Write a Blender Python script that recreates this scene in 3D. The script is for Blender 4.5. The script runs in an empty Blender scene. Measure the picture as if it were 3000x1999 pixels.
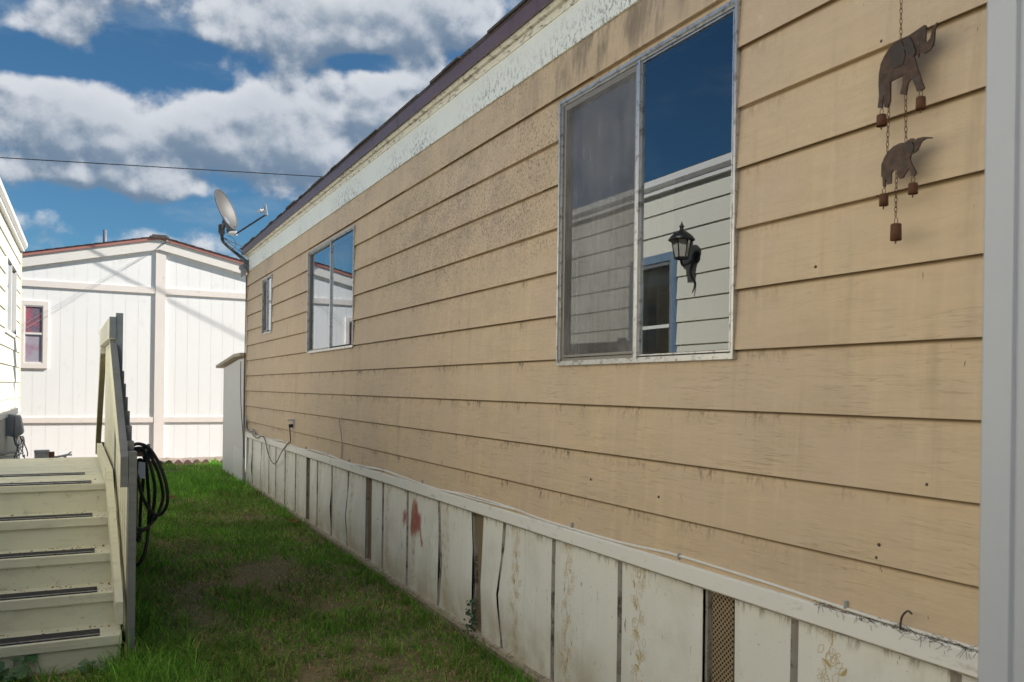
import bpy, bmesh, math, random
import numpy as np
from mathutils import Vector, Matrix
random.seed(7); rng = np.random.default_rng(11)
R = math.radians
scn = bpy.context.scene
COL = scn.collection

# ------------------------------------------------------------------ camera
cd = bpy.data.cameras.new('camera'); cam = bpy.data.objects.new('camera', cd); COL.objects.link(cam)
cd.sensor_width = 36.0; cd.lens = 2446 / 3000 * 36
cd.shift_y = (1142.8 - 999.5) / 3000
cd.clip_start = 0.05; cd.clip_end = 3000
cam.matrix_world = (Matrix.Translation((0, 0, 1.59)) @ Matrix.Rotation(R(-27.03), 4, 'Z')
                    @ Matrix.Rotation(R(90), 4, 'X') @ Matrix.Rotation(0.0135, 4, 'Z'))
cd.dof.use_dof = True; cd.dof.focus_distance = 5.2; cd.dof.aperture_fstop = 6.3
scn.camera = cam
scn.view_settings.view_transform = 'Standard'; scn.view_settings.look = 'None'
scn.view_settings.exposure = 0.85; scn.view_settings.gamma = 1.0

# ------------------------------------------------------------------ sun
SUN = Vector((1.0, -0.40, 0.82)).normalized()
sl = bpy.data.lights.new('sun', 'SUN'); sl.energy = 5.0; sl.angle = R(0.55); sl.color = (1.0, 0.95, 0.87)
so = bpy.data.objects.new('sun', sl); COL.objects.link(so)
so.rotation_euler = SUN.to_track_quat('Z', 'Y').to_euler()

# ------------------------------------------------------------------ node helpers
class G:
    def __init__(s, nt): s.nt = nt
    def n(s, t, ins=None, **kw):
        nd = s.nt.nodes.new(t)
        for k, v in kw.items(): setattr(nd, k, v)
        for k, v in (ins or {}).items(): s.put(nd.inputs[k], v)
        return nd
    def put(s, sock, v):
        if isinstance(v, bpy.types.Node): v = v.outputs[0]
        if isinstance(v, bpy.types.NodeSocket): s.nt.links.new(v, sock)
        elif isinstance(v, (tuple, list)) and len(v) == 3 and sock.type == 'RGBA': sock.default_value = (*v, 1)
        else: sock.default_value = v
    def m(s, op, a, b=0.0, c=0.0, clamp=False):
        nd = s.nt.nodes.new('ShaderNodeMath'); nd.operation = op; nd.use_clamp = clamp
        s.put(nd.inputs[0], a); s.put(nd.inputs[1], b); s.put(nd.inputs[2], c); return nd.outputs[0]
    def ss(s, v, lo, hi, a=0.0, b=1.0):
        nd = s.n('ShaderNodeMapRange', interpolation_type='SMOOTHSTEP')
        for i, x in enumerate((v, lo, hi, a, b)): s.put(nd.inputs[i], x)
        return nd.outputs[0]
    def mix(s, f, a, b, bt='MIX'):
        nd = s.n('ShaderNodeMix', data_type='RGBA', blend_type=bt)
        s.put(nd.inputs[0], f); s.put(nd.inputs[6], a); s.put(nd.inputs[7], b); return nd.outputs[2]
    def noise(s, vec, scale, detail=3.0, rough=0.55, dist=0.0):
        nd = s.n('ShaderNodeTexNoise', {'Scale': scale, 'Detail': detail, 'Roughness': rough, 'Distortion': dist})
        if vec is not None: s.put(nd.inputs['Vector'], vec)
        return nd.outputs[0]
    def vmul(s, v, xyz):
        nd = s.n('ShaderNodeVectorMath', operation='MULTIPLY'); s.put(nd.inputs[0], v); nd.inputs[1].default_value = xyz; return nd.outputs[0]
    def vadd(s, v, xyz):
        nd = s.n('ShaderNodeVectorMath', operation='ADD'); s.put(nd.inputs[0], v); nd.inputs[1].default_value = xyz; return nd.outputs[0]
    def xyz(s, v):
        nd = s.n('ShaderNodeSeparateXYZ', {0: v}); return nd.outputs

# ------------------------------------------------------------------ world: blue sky with cumulus
W = bpy.data.worlds.new('World'); scn.world = W; W.use_nodes = True
g = G(W.node_tree); W.node_tree.nodes.clear()
out = g.n('ShaderNodeOutputWorld'); bg = g.n('ShaderNodeBackground')
sky = g.n('ShaderNodeTexSky', sky_type='NISHITA'); sky.sun_disc = False
sky.sun_elevation = math.asin(SUN.z); sky.sun_rotation = math.atan2(SUN.x, SUN.y)
sky.altitude = 200; sky.air_density = 1.0; sky.dust_density = 0.4; sky.ozone_density = 3.0
d = g.n('ShaderNodeTexCoord').outputs['Generated']
dx, dy, dz = g.xyz(d)
az = g.m('MULTIPLY', g.m('ARCTAN2', dx, dy), 180 / math.pi)
el = g.m('MULTIPLY', g.m('ARCSINE', dz), 180 / math.pi)
def blob(a0, e0, sa, se, amp, up=0.0):
    qa = g.m('MULTIPLY_ADD', az, 1 / sa, -a0 / sa); qe = g.m('MULTIPLY_ADD', el, 1 / se, (up - e0) / se)
    r2 = g.m('MULTIPLY_ADD', qa, qa, g.m('MULTIPLY', qe, qe))
    return g.m('MULTIPLY', g.m('POWER', .36788, r2), amp)
BL = [(-1.4, 20.9, 2.3, 1.3, .30), (12.6, 23.2, 6.2, 2.5, .40), (21, 24.2, 5.0, 1.9, .28), (-1.8, 15.6, 3.6, 2.0, .38), (3.2, 15.0, 3.4, 2.0, .30), (9.5, 16.9, 3.6, 2.2, .38),
      (17.5, 18.4, 4.0, 2.2, .34), (13.5, 15.2, 5.5, 1.8, .30), (-1.5, 12.4, 3.4, .9, .22), (4.5, 12.6, 3.6, .9, .18),
      (-3.5, 18.7, 3.6, .9, -.34), (4.2, 20.2, 3.4, 1.3, -.40), (7.4, 18.9, 1.3, .7, -.2), (17.0, 21.0, 3.0, .7, -.25), (6, 10.6, 8, 1.2, -.26), (25, 21, 3, 1.3, -.2), (-40, 18, 14, 14, -.22)]
def total(up):
    t = None
    for b in BL:
        v = blob(*b, up); t = v if t is None else g.m('ADD', t, v)
    return t
bias = total(0.0); bias2 = total(0.9)
p = g.vmul(d, (1, 1, 1.15))
def dens(vec):
    a = g.noise(vec, 9.0, 7.0, 0.60)
    v1 = g.n('ShaderNodeTexVoronoi', {'Vector': vec, 'Scale': 19.0, 'Detail': 1.0, 'Roughness': .5}, feature='F1', normalize=True)
    return g.m('ADD', g.m('MULTIPLY', a, 0.75), g.m('MULTIPLY', g.m('SUBTRACT', .62, v1.outputs['Distance']), 0.55))
n0 = dens(p); n1 = dens(g.vadd(p, (0.004, -0.002, 0.016)))
low = g.ss(el, 3.0, 11.0, -0.10, 0.03)
f0 = g.m('ADD', g.m('ADD', n0, bias), low)
mask = g.ss(f0, 0.545, 0.70)
thick = g.ss(f0, 0.66, 1.05)
grad = g.m('ADD', g.m('SUBTRACT', n0, n1), g.m('MULTIPLY', g.m('SUBTRACT', bias, bias2), 0.62))
lit = g.ss(grad, -0.12, 0.13)
cshade = g.mix(lit, (0.20, 0.285, 0.40), (0.86, 0.89, 0.94))
cshade = g.mix(g.m('MULTIPLY', thick, 0.35), cshade, (0.42, 0.49, 0.58))
cshade = g.mix(blob(14.5, 24.8, 2.6, 1.2, .8), cshade, (.92, .95, .97))
CLOUD = 8.4
skyc = g.mix(1.0, sky.outputs[0], (0.46, 0.77, 0.90), 'MULTIPLY')
cl = g.mix(1.0, cshade, (CLOUD, CLOUD, CLOUD), 'MULTIPLY')
wisp = g.ss(g.noise(g.vmul(d, (1, 1, 3.2)), 5.5, 6.0, .62), .50, .78, 0, .5)
skyc = g.mix(wisp, skyc, (3.3, 4.3, 5.4))
g.put(bg.inputs[0], g.mix(g.m('MULTIPLY', mask, 0.93), skyc, cl)); bg.inputs[1].default_value = 0.056
W.node_tree.links.new(bg.outputs[0], out.inputs[0])
W.cycles.sampling_method = 'NONE'      # smooth sky without a disc: no importance map needed

# ------------------------------------------------------------------ materials
MT = {}
def mat(name, col=(.5, .5, .5), rough=.6, metal=0.0, build=None, spec=None, bump=None):
    m = bpy.data.materials.new(name); m.use_nodes = True; nt = m.node_tree; g = G(nt)
    bs = nt.nodes['Principled BSDF']; bs.inputs['Roughness'].default_value = rough; bs.inputs['Metallic'].default_value = metal
    bs.inputs['Base Color'].default_value = (*col, 1)
    if spec is not None: bs.inputs['Specular IOR Level'].default_value = spec
    g.pos = g.n('ShaderNodeNewGeometry').outputs['Position']; g.bs = bs
    if build:
        r = build(g)
        if r is not None: g.put(bs.inputs['Base Color'], r)
    if bump:
        h, st, dist = bump(g)
        bn = g.n('ShaderNodeBump', {'Strength': st, 'Distance': dist, 'Height': h}); g.put(bs.inputs['Normal'], bn)
    MT[name] = m; return m

def painted(c1, c2, sc=6.0, dirt=(.12, .10, .08), damt=.35, stretch=(1, 1, 1), dthr=(.58, .75), fine=True):
    def b(g):
        v = g.vmul(g.pos, stretch)
        c = g.mix(g.noise(v, sc, 4), c1, c2)
        c = g.mix(g.m('MULTIPLY', g.ss(g.noise(v, sc * 3.1, 6, .65), *dthr), damt), c, dirt)
        if fine: c = g.mix(g.m('MULTIPLY', g.ss(g.noise(g.pos, 140, 2), .70, .76), .5), c, dirt)
        return c
    return b
def gbump(scale, st=.25, dist=.003, stretch=(1, 1, 1), det=4):
    return lambda g: (g.noise(g.vmul(g.pos, stretch), scale, det), st, dist)

def siding_tan(g):
    x, y, z = g.xyz(g.pos)
    c = g.mix(g.ss(g.noise(g.pos, .9, 3), .35, .65), (.665, .515, .35), (.61, .48, .355))
    c = g.mix(g.ss(g.noise(g.vmul(g.pos, (1, 5, 26)), 1.0, 5, .7), .35, .7, 0, .28), c, (.50, .38, .265))
    c = g.mix(g.ss(g.noise(g.pos, 4.5, 4, .6), .45, .7, 0, .35), c, (.58, .455, .36))
    c = g.mix(g.ss(g.noise(g.vmul(g.pos, (1, 1.0, 1.8)), 2.1, 6, .7), .50, .72, 0, .30), c, (.43, .335, .235))
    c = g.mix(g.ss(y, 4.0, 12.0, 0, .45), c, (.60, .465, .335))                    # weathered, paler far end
    c = g.mix(g.ss(g.noise(g.vmul(g.pos, (1, 14, 1.1)), 1.0, 3), .5, .75, 0, .35), c, (.74, .58, .40))   # run-off streaks
    c = g.mix(g.ss(g.noise(g.vmul(g.pos, (1, 9, .7)), 1.3, 4), .55, .8, 0, .45), c, (.40, .31, .22))
    # hairline cracks in the paint, along the board
    warp = g.noise(g.vmul(g.pos, (1, 9, 9)), 1.0, 2)
    zz = g.m('ADD', g.m('MULTIPLY', z, 46.0), g.m('MULTIPLY', warp, .8))
    cv = g.n('ShaderNodeCombineXYZ', {0: x, 1: g.m('MULTIPLY', y, 1.5), 2: zz})
    n = g.noise(cv.outputs[0], 1.6, 2, .5)
    line = g.ss(g.m('ABSOLUTE', g.m('SUBTRACT', n, .5)), .0, .022, 1, 0)
    patch = g.ss(g.noise(g.vmul(g.pos, (1, 1.2, 3)), 1.7, 3), .36, .6)
    zl = g.ss(z, 2.3, 1.3, .25, 1.0)
    c = g.mix(g.m('MULTIPLY', g.m('MULTIPLY', line, patch), g.m('MULTIPLY', zl, .5)), c, (.27, .195, .12))
    # mould specks on the upper boards
    spk = g.ss(g.noise(g.vmul(g.pos, (1, 1, .75)), 78, 4, .65), .53, .625)
    band = g.ss(g.noise(g.vmul(g.pos, (1, .55, 1.0)), 1.5, 4, .6), .42, .60)
    c = g.mix(g.m('MULTIPLY', g.m('MULTIPLY', spk, band), g.m('MULTIPLY', g.ss(y, 2.2, 4.0, .08, 1), g.ss(z, 1.9, 2.6, .05, .8))), c, (.17, .14, .115))
    haze = g.ss(g.noise(g.vmul(g.pos, (1, 1.6, .9)), 1.2, 5, .65), .56, .75)
    hz2 = g.noise(g.vmul(g.pos, (1, 16, 2.0)), 1.0, 4, .65)
    c = g.mix(g.m('MULTIPLY', g.m('MULTIPLY', haze, g.ss(hz2, .3, .65, .35, 1)), g.ss(z, 2.4, 3.3, .12, .8)), c, (.22, .18, .14))
    ya_ = g.m('MULTIPLY_ADD', y, 1 / .75, -3.35 / .75); za_ = g.m('MULTIPLY_ADD', z, 1 / .16, -3.26 / .16)
    reg = g.m('POWER', .36788, g.m('MULTIPLY_ADD', ya_, ya_, g.m('MULTIPLY', za_, za_)))
    c = g.mix(g.m('MULTIPLY', reg, g.ss(g.noise(g.vmul(g.pos, (1, 11, 2.2)), 1.0, 5, .7), .40, .62, .1, .85)), c, (.17, .135, .105))
    ya_ = g.m('MULTIPLY_ADD', y, 1 / 1.6, -5.4 / 1.6); za_ = g.m('MULTIPLY_ADD', z, 1 / .55, -2.75 / .55)
    reg = g.m('POWER', .36788, g.m('MULTIPLY_ADD', ya_, ya_, g.m('MULTIPLY', za_, za_)))
    c = g.mix(g.m('MULTIPLY', reg, g.ss(g.noise(g.vmul(g.pos, (1, 2.2, 3.0)), 2.0, 6, .75), .42, .66, 0, .5)), c, (.27, .22, .175))
    c = g.mix(g.m('MULTIPLY', reg, g.ss(g.noise(g.pos, 62, 4, .7), .53, .60, 0, .75)), c, (.14, .115, .095))
    # grime hanging under each lap
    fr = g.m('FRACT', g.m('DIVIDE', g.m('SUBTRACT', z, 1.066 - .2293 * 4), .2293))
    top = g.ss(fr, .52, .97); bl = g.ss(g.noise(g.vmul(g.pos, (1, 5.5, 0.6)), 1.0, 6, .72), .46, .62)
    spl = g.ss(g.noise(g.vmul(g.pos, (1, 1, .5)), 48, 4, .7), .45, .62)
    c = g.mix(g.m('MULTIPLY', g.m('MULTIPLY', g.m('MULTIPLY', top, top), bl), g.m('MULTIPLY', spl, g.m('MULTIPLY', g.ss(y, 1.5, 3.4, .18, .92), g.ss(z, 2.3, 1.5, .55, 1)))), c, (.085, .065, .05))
    edge = g.ss(fr, .93, .985)  # even dark line: joint dirt with the lap's shade painted in
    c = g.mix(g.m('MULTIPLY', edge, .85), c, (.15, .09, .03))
    # odd pale scuffs and dark nicks
    c = g.mix(g.ss(g.noise(g.vmul(g.pos, (1, 3.0, 5)), 2.2, 6, .72), .64, .72, 0, .45), c, (.74, .62, .47))
    c = g.mix(g.ss(g.noise(g.vmul(g.pos, (1, 34, 9)), 1.0, 3, .6), .735, .76, 0, .8), c, (.06, .045, .035))
    return c
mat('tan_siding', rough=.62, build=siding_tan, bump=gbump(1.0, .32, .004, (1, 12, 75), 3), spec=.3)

def band_white(g):
    x, y, z = g.xyz(g.pos)
    c = g.mix(g.noise(g.vmul(g.pos, (1, 6, .8)), 1.2, 4), (.80, .84, .81), (.87, .89, .87))
    spk = g.ss(g.noise(g.vmul(g.pos, (1, 1, .6)), 55, 4, .65), .50, .60)
    zone = g.m('MULTIPLY', g.ss(g.noise(g.vmul(g.pos, (1, .8, .3)), 1.0, 3), .40, .60), g.ss(z, 3.57, 3.36, .15, 1))
    c = g.mix(g.m('MULTIPLY', g.m('MULTIPLY', spk, zone), .72), c, (.16, .16, .17))
    c = g.mix(g.ss(g.noise(g.vmul(g.pos, (1, 18, .6)), 1, 4, .7), .60, .8, 0, .4), c, (.45, .47, .45))
    return c
mat('frieze_paint', rough=.5, build=band_white, bump=gbump(40, .15, .002))
mat('cornice_paint', rough=.55, build=painted((.72, .69, .60), (.80, .78, .70), 5, (.12, .10, .08), .75, (1, 1, 4), (.50, .66)))
mat('maroon_metal', rough=.42, build=painted((.115, .078, .098), (.16, .10, .11), 3, (.03, .025, .025), .7, (1, 1, .3), (.55, .7)), spec=.5)
mat('shingle', rough=.95, build=painted((.05, .042, .042), (.11, .09, .085), 20, (.02, .02, .02), .5))
mat('aluminium', rough=.38, metal=.85, build=painted((.52, .52, .52), (.64, .64, .65), 9, (.13, .11, .09), .7, (1, 1, 1), (.5, .68)))
mat('aluminium_dark', rough=.5, metal=.5, build=painted((.22, .20, .18), (.33, .31, .29), 14, (.07, .05, .04), .7))

def glass_mat(name, base, ior, tint):
    m = bpy.data.materials.new(name); m.use_nodes = True; nt = m.node_tree; nt.nodes.clear(); g = G(nt)
    o = g.n('ShaderNodeOutputMaterial'); gl = g.n('ShaderNodeBsdfGlossy', {'Roughness': .004}); gl.inputs[0].default_value = (*tint, 1)
    tr = g.n('ShaderNodeBsdfTransparent'); tr.inputs[0].default_value = (.55, .58, .58, 1)
    fr = g.n('ShaderNodeFresnel', {'IOR': ior})
    pos = g.n('ShaderNodeNewGeometry').outputs['Position']
    bn = g.n('ShaderNodeBump', {'Strength': .02, 'Distance': .02, 'Height': g.noise(pos, 1.6, 1)}); g.put(gl.inputs['Normal'], bn)
    f = g.m('ADD', g.m('MULTIPLY', fr, 1.65), base, clamp=True)
    mx = g.n('ShaderNodeMixShader', {0: f, 1: tr, 2: gl}); nt.links.new(mx.outputs[0], o.inputs[0]); MT[name] = m
glass_mat('window_glass', .05, 1.85, (.90, .95, 1.0))
def screen_mat():
    m = bpy.data.materials.new('insect_screen'); m.use_nodes = True; nt = m.node_tree; nt.nodes.clear(); g = G(nt)
    o = g.n('ShaderNodeOutputMaterial'); pos = g.n('ShaderNodeNewGeometry').outputs['Position']
    st = g.noise(g.vmul(pos, (1, 34, 1.6)), 1.0, 2, .5); cl = g.noise(pos, 4, 4)
    df = g.n('ShaderNodeBsdfDiffuse'); g.put(df.inputs[0], g.mix(g.ss(cl, .3, .7), (.20, .19, .185), (.33, .32, .33)))
    tr = g.n('ShaderNodeBsdfTransparent')
    f = g.m('ADD', .46, g.m('MULTIPLY', g.m('SUBTRACT', st, .5), .35), clamp=True)
    mx = g.n('ShaderNodeMixShader', {0: f, 1: tr, 2: df}); nt.links.new(mx.outputs[0], o.inputs[0]); MT['insect_screen'] = m
screen_mat()
mat('curtain', (.52, .51, .49), .9, build=painted((.45, .44, .42), (.58, .57, .55), 10, fine=False))
mat('red_curtain', rough=.9, build=lambda g: g.mix(g.ss(g.noise(g.pos, 3.5, 2), .38, .62), (.36, .035, .07), (.30, .16, .24)))
mat('dark_room', (.018, .017, .016), .9)
mat('snail_shell', rough=.5, build=painted((.30, .22, .14), (.42, .33, .22), 60))

def skirt_white(paint_spot):
    def b(g):
        x, y, z = g.xyz(g.pos)
        c = g.mix(g.noise(g.vmul(g.pos, (1, 5, .8)), 1.3, 3), (.82, .82, .795), (.885, .89, .875))
        c = g.mix(g.ss(g.noise(g.vmul(g.pos, (1, 9, .45)), 1.0, 4, .6), .55, .80, 0, .38), c, (.52, .46, .37))
        c = g.mix(g.m('MULTIPLY', g.ss(z, .42, .03), g.ss(g.noise(g.pos, 5, 5), .3, .65, .15, .75)), c, (.42, .33, .22))
        c = g.mix(g.m('MULTIPLY', g.ss(z, .74, .82), g.ss(g.noise(g.vmul(g.pos, (1, 30, 6)), 1, 4, .7), .5, .62, 0, .75)), c, (.16, .13, .10))
        c = g.mix(g.ss(g.noise(g.vmul(g.pos, (1, 46, 9)), 1, 3, .65), .70, .73, 0, .85), c, (.075, .06, .05))
        c = g.mix(g.m('MULTIPLY', g.ss(g.noise(g.vmul(g.pos, (1, 2.2, 1.4)), 1.6, 4), .5, .65), g.ss(g.noise(g.vmul(g.pos, (1, 70, 10)), 1, 4, .7), .60, .68, 0, .8)), c, (.12, .095, .075))
        c = g.mix(g.ss(g.noise(g.pos, 95, 2), .72, .75, 0, .8), c, (.08, .065, .05))
        c = g.mix(g.ss(g.noise(g.pos, 3.4, 5, .6), .48, .75, 0, .3), c, (.52, .50, .46))
        if paint_spot:
            nz = g.noise(g.vmul(g.pos, (1, 1.6, .5)), 20, 6, .75); drip = g.noise(g.vmul(g.pos, (1, 60, 2)), 1.0, 2)
            tot = None
            for (yy, zz, sy, sz, rot, amp) in ((6.175, .585, .045, .075, 0, 1.25), (5.93, .62, .085, .12, 0, 1.7), (5.80, .625, .10, .05, 0, .6), (5.99, .53, .07, .085, 0, 1.1),
                                               (5.79, .49, .030, .11, .5, 1.45), (5.62, .50, .035, .09, .5, .62), (5.9, .66, .2, .16, 0, .22)):
                a = g.m('SUBTRACT', y, yy); e = g.m('SUBTRACT', z, zz)
                a2 = g.m('SUBTRACT', g.m('MULTIPLY', a, math.cos(rot)), g.m('MULTIPLY', e, math.sin(rot)))
                e2 = g.m('ADD', g.m('MULTIPLY', a, math.sin(rot)), g.m('MULTIPLY', e, math.cos(rot)))
                a2 = g.m('DIVIDE', a2, sy); e2 = g.m('DIVIDE', e2, sz)
                v = g.m('MULTIPLY', g.m('POWER', 2.718, g.m('MULTIPLY', g.m('ADD', g.m('MULTIPLY', a2, a2), g.m('MULTIPLY', e2, e2)), -1)), amp)
                tot = v if tot is None else g.m('ADD', tot, v)
            v = g.m('ADD', g.m('MULTIPLY', tot, g.m('ADD', .25, g.m('MULTIPLY', nz, .9))), g.m('MULTIPLY', g.m('SUBTRACT', nz, .55), 2.2))
            v = g.m('MULTIPLY', v, g.ss(tot, .04, .3))
            c = g.mix(g.ss(v, .15, 1.0, 0, .9), c, (.36, .055, .05))
        return c
    return b
mat('skirt_metal', rough=.42, build=skirt_white(False), bump=gbump(3.0, .25, .012))
mat('rail_metal', rough=.45, build=painted((.80, .795, .77), (.87, .865, .85), 3, (.30, .25, .2), .5, (1, 1, 3), (.56, .74)))
mat('skirt_metal_sprayed', rough=.42, build=skirt_white(True), bump=gbump(3.0, .25, .012))
mat('seam_dirt', rough=.9, build=painted((.20, .18, .155), (.40, .38, .35), 5, (.04, .032, .026), .85, (1, 1, .8), (.48, .64)))
mat('gold_print', (.58, .42, .18), .5)
mat('bottom_rail', rough=.6, build=painted((.42, .35, .27), (.56, .50, .42), 6, (.14, .10, .07), .7, (1, 1, 3), (.48, .64)))
mat('old_timber', rough=.9, build=painted((.19, .13, .095), (.27, .20, .155), 7, (.05, .04, .03), .7, (1, .4, 5)))
def lattice(g):
    x, y, z = g.xyz(g.pos); nt = g.nt
    k = 1 / .022
    a = g.m('FRACT', g.m('MULTIPLY', g.m('ADD', y, z), k)); b = g.m('FRACT', g.m('MULTIPLY', g.m('SUBTRACT', y, z), k))
    da = g.m('ABSOLUTE', g.m('SUBTRACT', a, .5)); db = g.m('ABSOLUTE', g.m('SUBTRACT', b, .5))
    hole = g.m('MAXIMUM', g.m('MULTIPLY', g.m('LESS_THAN', da, .36), g.m('LESS_THAN', db, .17)), g.m('MULTIPLY', g.m('LESS_THAN', db, .36), g.m('LESS_THAN', da, .17)))
    tr = g.n('ShaderNodeBsdfTransparent'); o = nt.nodes['Material Output']
    mx = g.n('ShaderNodeMixShader', {0: hole, 1: g.bs.outputs[0], 2: tr.outputs[0]}); nt.links.new(mx.outputs[0], o.inputs[0])
    return g.mix(g.noise(g.pos, 12, 4), (.30, .225, .14), (.42, .33, .22))
mat('vent_lattice', rough=.6, build=lattice)
mat('white_cable', (.80, .79, .77), .5); mat('grey_cable', (.36, .37, .40), .5); mat('black_cable', (.018, .017, .017), .5)
mat('brown_cord', (.10, .055, .03), .6)
mat('cobweb_debris', rough=1, build=painted((.06, .045, .04), (.13, .10, .085), 30))

mat('white_wall_paint', rough=.55, build=painted((.79, .785, .78), (.84, .835, .83), 1.3, (.60, .56, .52), .35, (1, 1, .6), fine=False))
mat('blush_trim_paint', rough=.55, build=painted((.73, .665, .62), (.79, .73, .69), 2.5, (.50, .42, .37), .4, fine=False))
mat('cream_trim_paint', rough=.55, build=painted((.70, .665, .62), (.76, .73, .69), 2.5, (.50, .45, .4), .35, fine=False))
mat('rose_fascia', rough=.55, build=painted((.36, .15, .13), (.42, .19, .165), 3, (.2, .08, .07), .4, fine=False))
mat('groove_shadow_gap', (.66, .65, .65), .9)
def frosted(g):
    return g.mix(g.ss(g.noise(g.pos, 120, 2), .58, .66, 0, .6), g.mix(g.ss(g.noise(g.pos, 3.3, 2), .40, .58), (.13, .11, .16), (.34, .09, .13)), (.55, .5, .58))
mat('speckled_privacy_glass', rough=.18, build=frosted)
mat('pebbled_lower_pane', rough=.25, build=lambda g: g.mix(g.ss(g.noise(g.pos, 3.0, 2), .4, .6), (.33, .20, .27), (.36, .33, .40)))
mat('pale_siding', rough=.55, build=painted((.66, .64, .54), (.73, .71, .62), 1.5, (.42, .40, .30), .35, (1, 4, .6), (.6, .8), False), bump=gbump(1, .15, .003, (1, 10, 60), 3))
mat('pale_edge_trim', rough=.55, build=painted((.60, .60, .42), (.68, .67, .52), 3, (.3, .28, .2), .4))
mat('gutter_white', rough=.4, build=painted((.70, .69, .66), (.78, .77, .75), 3, (.3, .28, .25), .5, (1, .6, 4)))
mat('blue_grey_frame', rough=.45, build=painted((.12, .19, .28), (.17, .25, .35), 4, (.05, .06, .08), .4))
mat('rib_skirt', rough=.55, build=painted((.52, .51, .47), (.62, .61, .57), 4, (.22, .2, .17), .5, (1, 6, .6)))

def wood_paint(c1, c2, dirt, damt):
    def b(g):
        v = g.vmul(g.pos, (3, 3, 20))
        c = g.mix(g.noise(g.pos, 3.0, 4), c1, c2)
        c = g.mix(g.ss(g.noise(g.vmul(g.pos, (2.5, 2.5, 34)), 1, 3), .55, .75, 0, .3), c, tuple(x * .7 for x in c1))
        c = g.mix(g.ss(g.noise(g.pos, 9, 6, .74), .56, .72, 0, damt), c, dirt)
        c = g.mix(g.ss(g.noise(g.vmul(g.pos, (1.0, 3, 3)), 4.0, 5, .7), .50, .72, 0, .35), c, tuple(x * .62 for x in c1))
        c = g.mix(g.ss(g.noise(g.pos, 75, 3), .69, .74, 0, .75), c, (.09, .07, .05))
        return c
    return b
mat('cream_deck_paint', rough=.6, build=wood_paint((.72, .70, .55), (.81, .79, .64), (.34, .29, .21), .7), bump=gbump(1, .25, .003, (4, 4, 60), 3))
mat('pale_rail_paint', rough=.65, build=wood_paint((.56, .555, .49), (.64, .635, .57), (.30, .28, .24), .6))
mat('grey_deck_paint', rough=.65, build=wood_paint((.17, .175, .175), (.25, .255, .255), (.10, .09, .08), .5), bump=gbump(30, .25, .003))
mat('blue_grey_post_paint', rough=.6, build=wood_paint((.17, .215, .25), (.24, .28, .31), (.1, .1, .1), .4))
mat('weathered_shaded_underside', rough=.9, build=wood_paint((.20, .17, .09), (.36, .32, .20), (.06, .05, .03), .8))  # olive tone has the underside's shade painted in, besides grain and dirt
mat('grip_rubber', rough=.85, build=painted((.018, .018, .022), (.04, .04, .046), 30, (.14, .12, .10), .3))
mat('rubber_hose', rough=.5, build=painted((.012, .012, .014), (.028, .027, .028), 25, (.16, .15, .13), .55, (1, 1, 1), (.60, .72)), spec=.5)
mat('paper_tag', (.62, .66, .74), .6)
mat('galvanised', rough=.5, metal=.35, build=painted((.34, .36, .40), (.46, .48, .52), 14, (.12, .10, .09), .5))
mat('rust', rough=.9, build=painted((.13, .05, .03), (.24, .10, .055), 18, (.05, .025, .02), .6))
mat('meter_grey', rough=.5, build=painted((.27, .28, .32), (.34, .35, .39), 6, (.15, .14, .14), .4))
mat('dish_grey', rough=.55, build=painted((.062, .058, .056), (.078, .073, .070), 4, (.07, .06, .06), .4))
mat('dish_dark', rough=.5, build=painted((.10, .115, .14), (.16, .175, .2), 12, (.05, .05, .05), .4))
mat('plastic_white', (.68, .68, .66), .4)
mat('corrugated_metal', rough=.5, metal=.15, build=painted((.68, .68, .69), (.76, .76, .77), 5, (.30, .27, .23), .5, (1, 5, .5)))
mat('weathered_cap', rough=.8, build=painted((.42, .35, .28), (.52, .45, .38), 8, (.2, .16, .12), .5))
def chime(g):
    c = g.mix(g.ss(g.noise(g.pos, 40, 4), .35, .65), (.060, .038, .028), (.105, .064, .046))
    c = g.mix(g.ss(g.noise(g.pos, 26, 3), .56, .70, 0, .5), c, (.07, .08, .088))
    return c
mat('patinated_iron', rough=.55, metal=.4, build=chime, bump=gbump(220, .5, .002))
mat('patinated_iron_blue', rough=.55, metal=.4, build=painted((.045, .036, .032), (.075, .058, .05), 50, (.06, .035, .025), .8), bump=gbump(260, .6, .002))
mat('rusty_bell', rough=.75, metal=.2, build=painted((.085, .035, .02), (.17, .075, .035), 60, (.03, .018, .014), .7))
mat('post_white', rough=.45, build=painted((.37, .40, .475), (.42, .45, .52), 5, (.30, .31, .34), .35, (1, 1, .5), (.58, .78), False))
mat('edging_brick', rough=.9, build=painted((.10, .055, .05), (.17, .095, .085), 10, (.06, .04, .035), .5))
mat('bed_soil', rough=1, build=painted((.16, .12, .10), (.36, .29, .25), 14, (.07, .05, .04), .7), bump=gbump(25, .8, .03))
mat('dead_leaf', rough=.8, build=painted((.22, .09, .035), (.34, .15, .06), 30, (.1, .05, .02), .5))
mat('weed_leaf', rough=.5, build=painted((.022, .075, .02), (.05, .13, .035), 20, (.02, .05, .012), .4, fine=False))
mat('ivy_leaf', rough=.45, build=painted((.015, .05, .018), (.035, .09, .03), 20, (.01, .03, .01), .4, fine=False))
mat('lamp_black', (.012, .012, .013), .45); mat('lamp_glass', (.45, .43, .38), .15)
def ground(g):
    c = g.mix(g.ss(g.noise(g.pos, 2.2, 5), .38, .62), (.12, .12, .04), (.21, .155, .08))
    c = g.mix(g.ss(g.noise(g.pos, 30, 5, .7), .45, .7), c, (.32, .24, .14))
    return c
mat('lawn_soil', rough=1, build=ground, bump=gbump(40, .8, .02))
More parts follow.
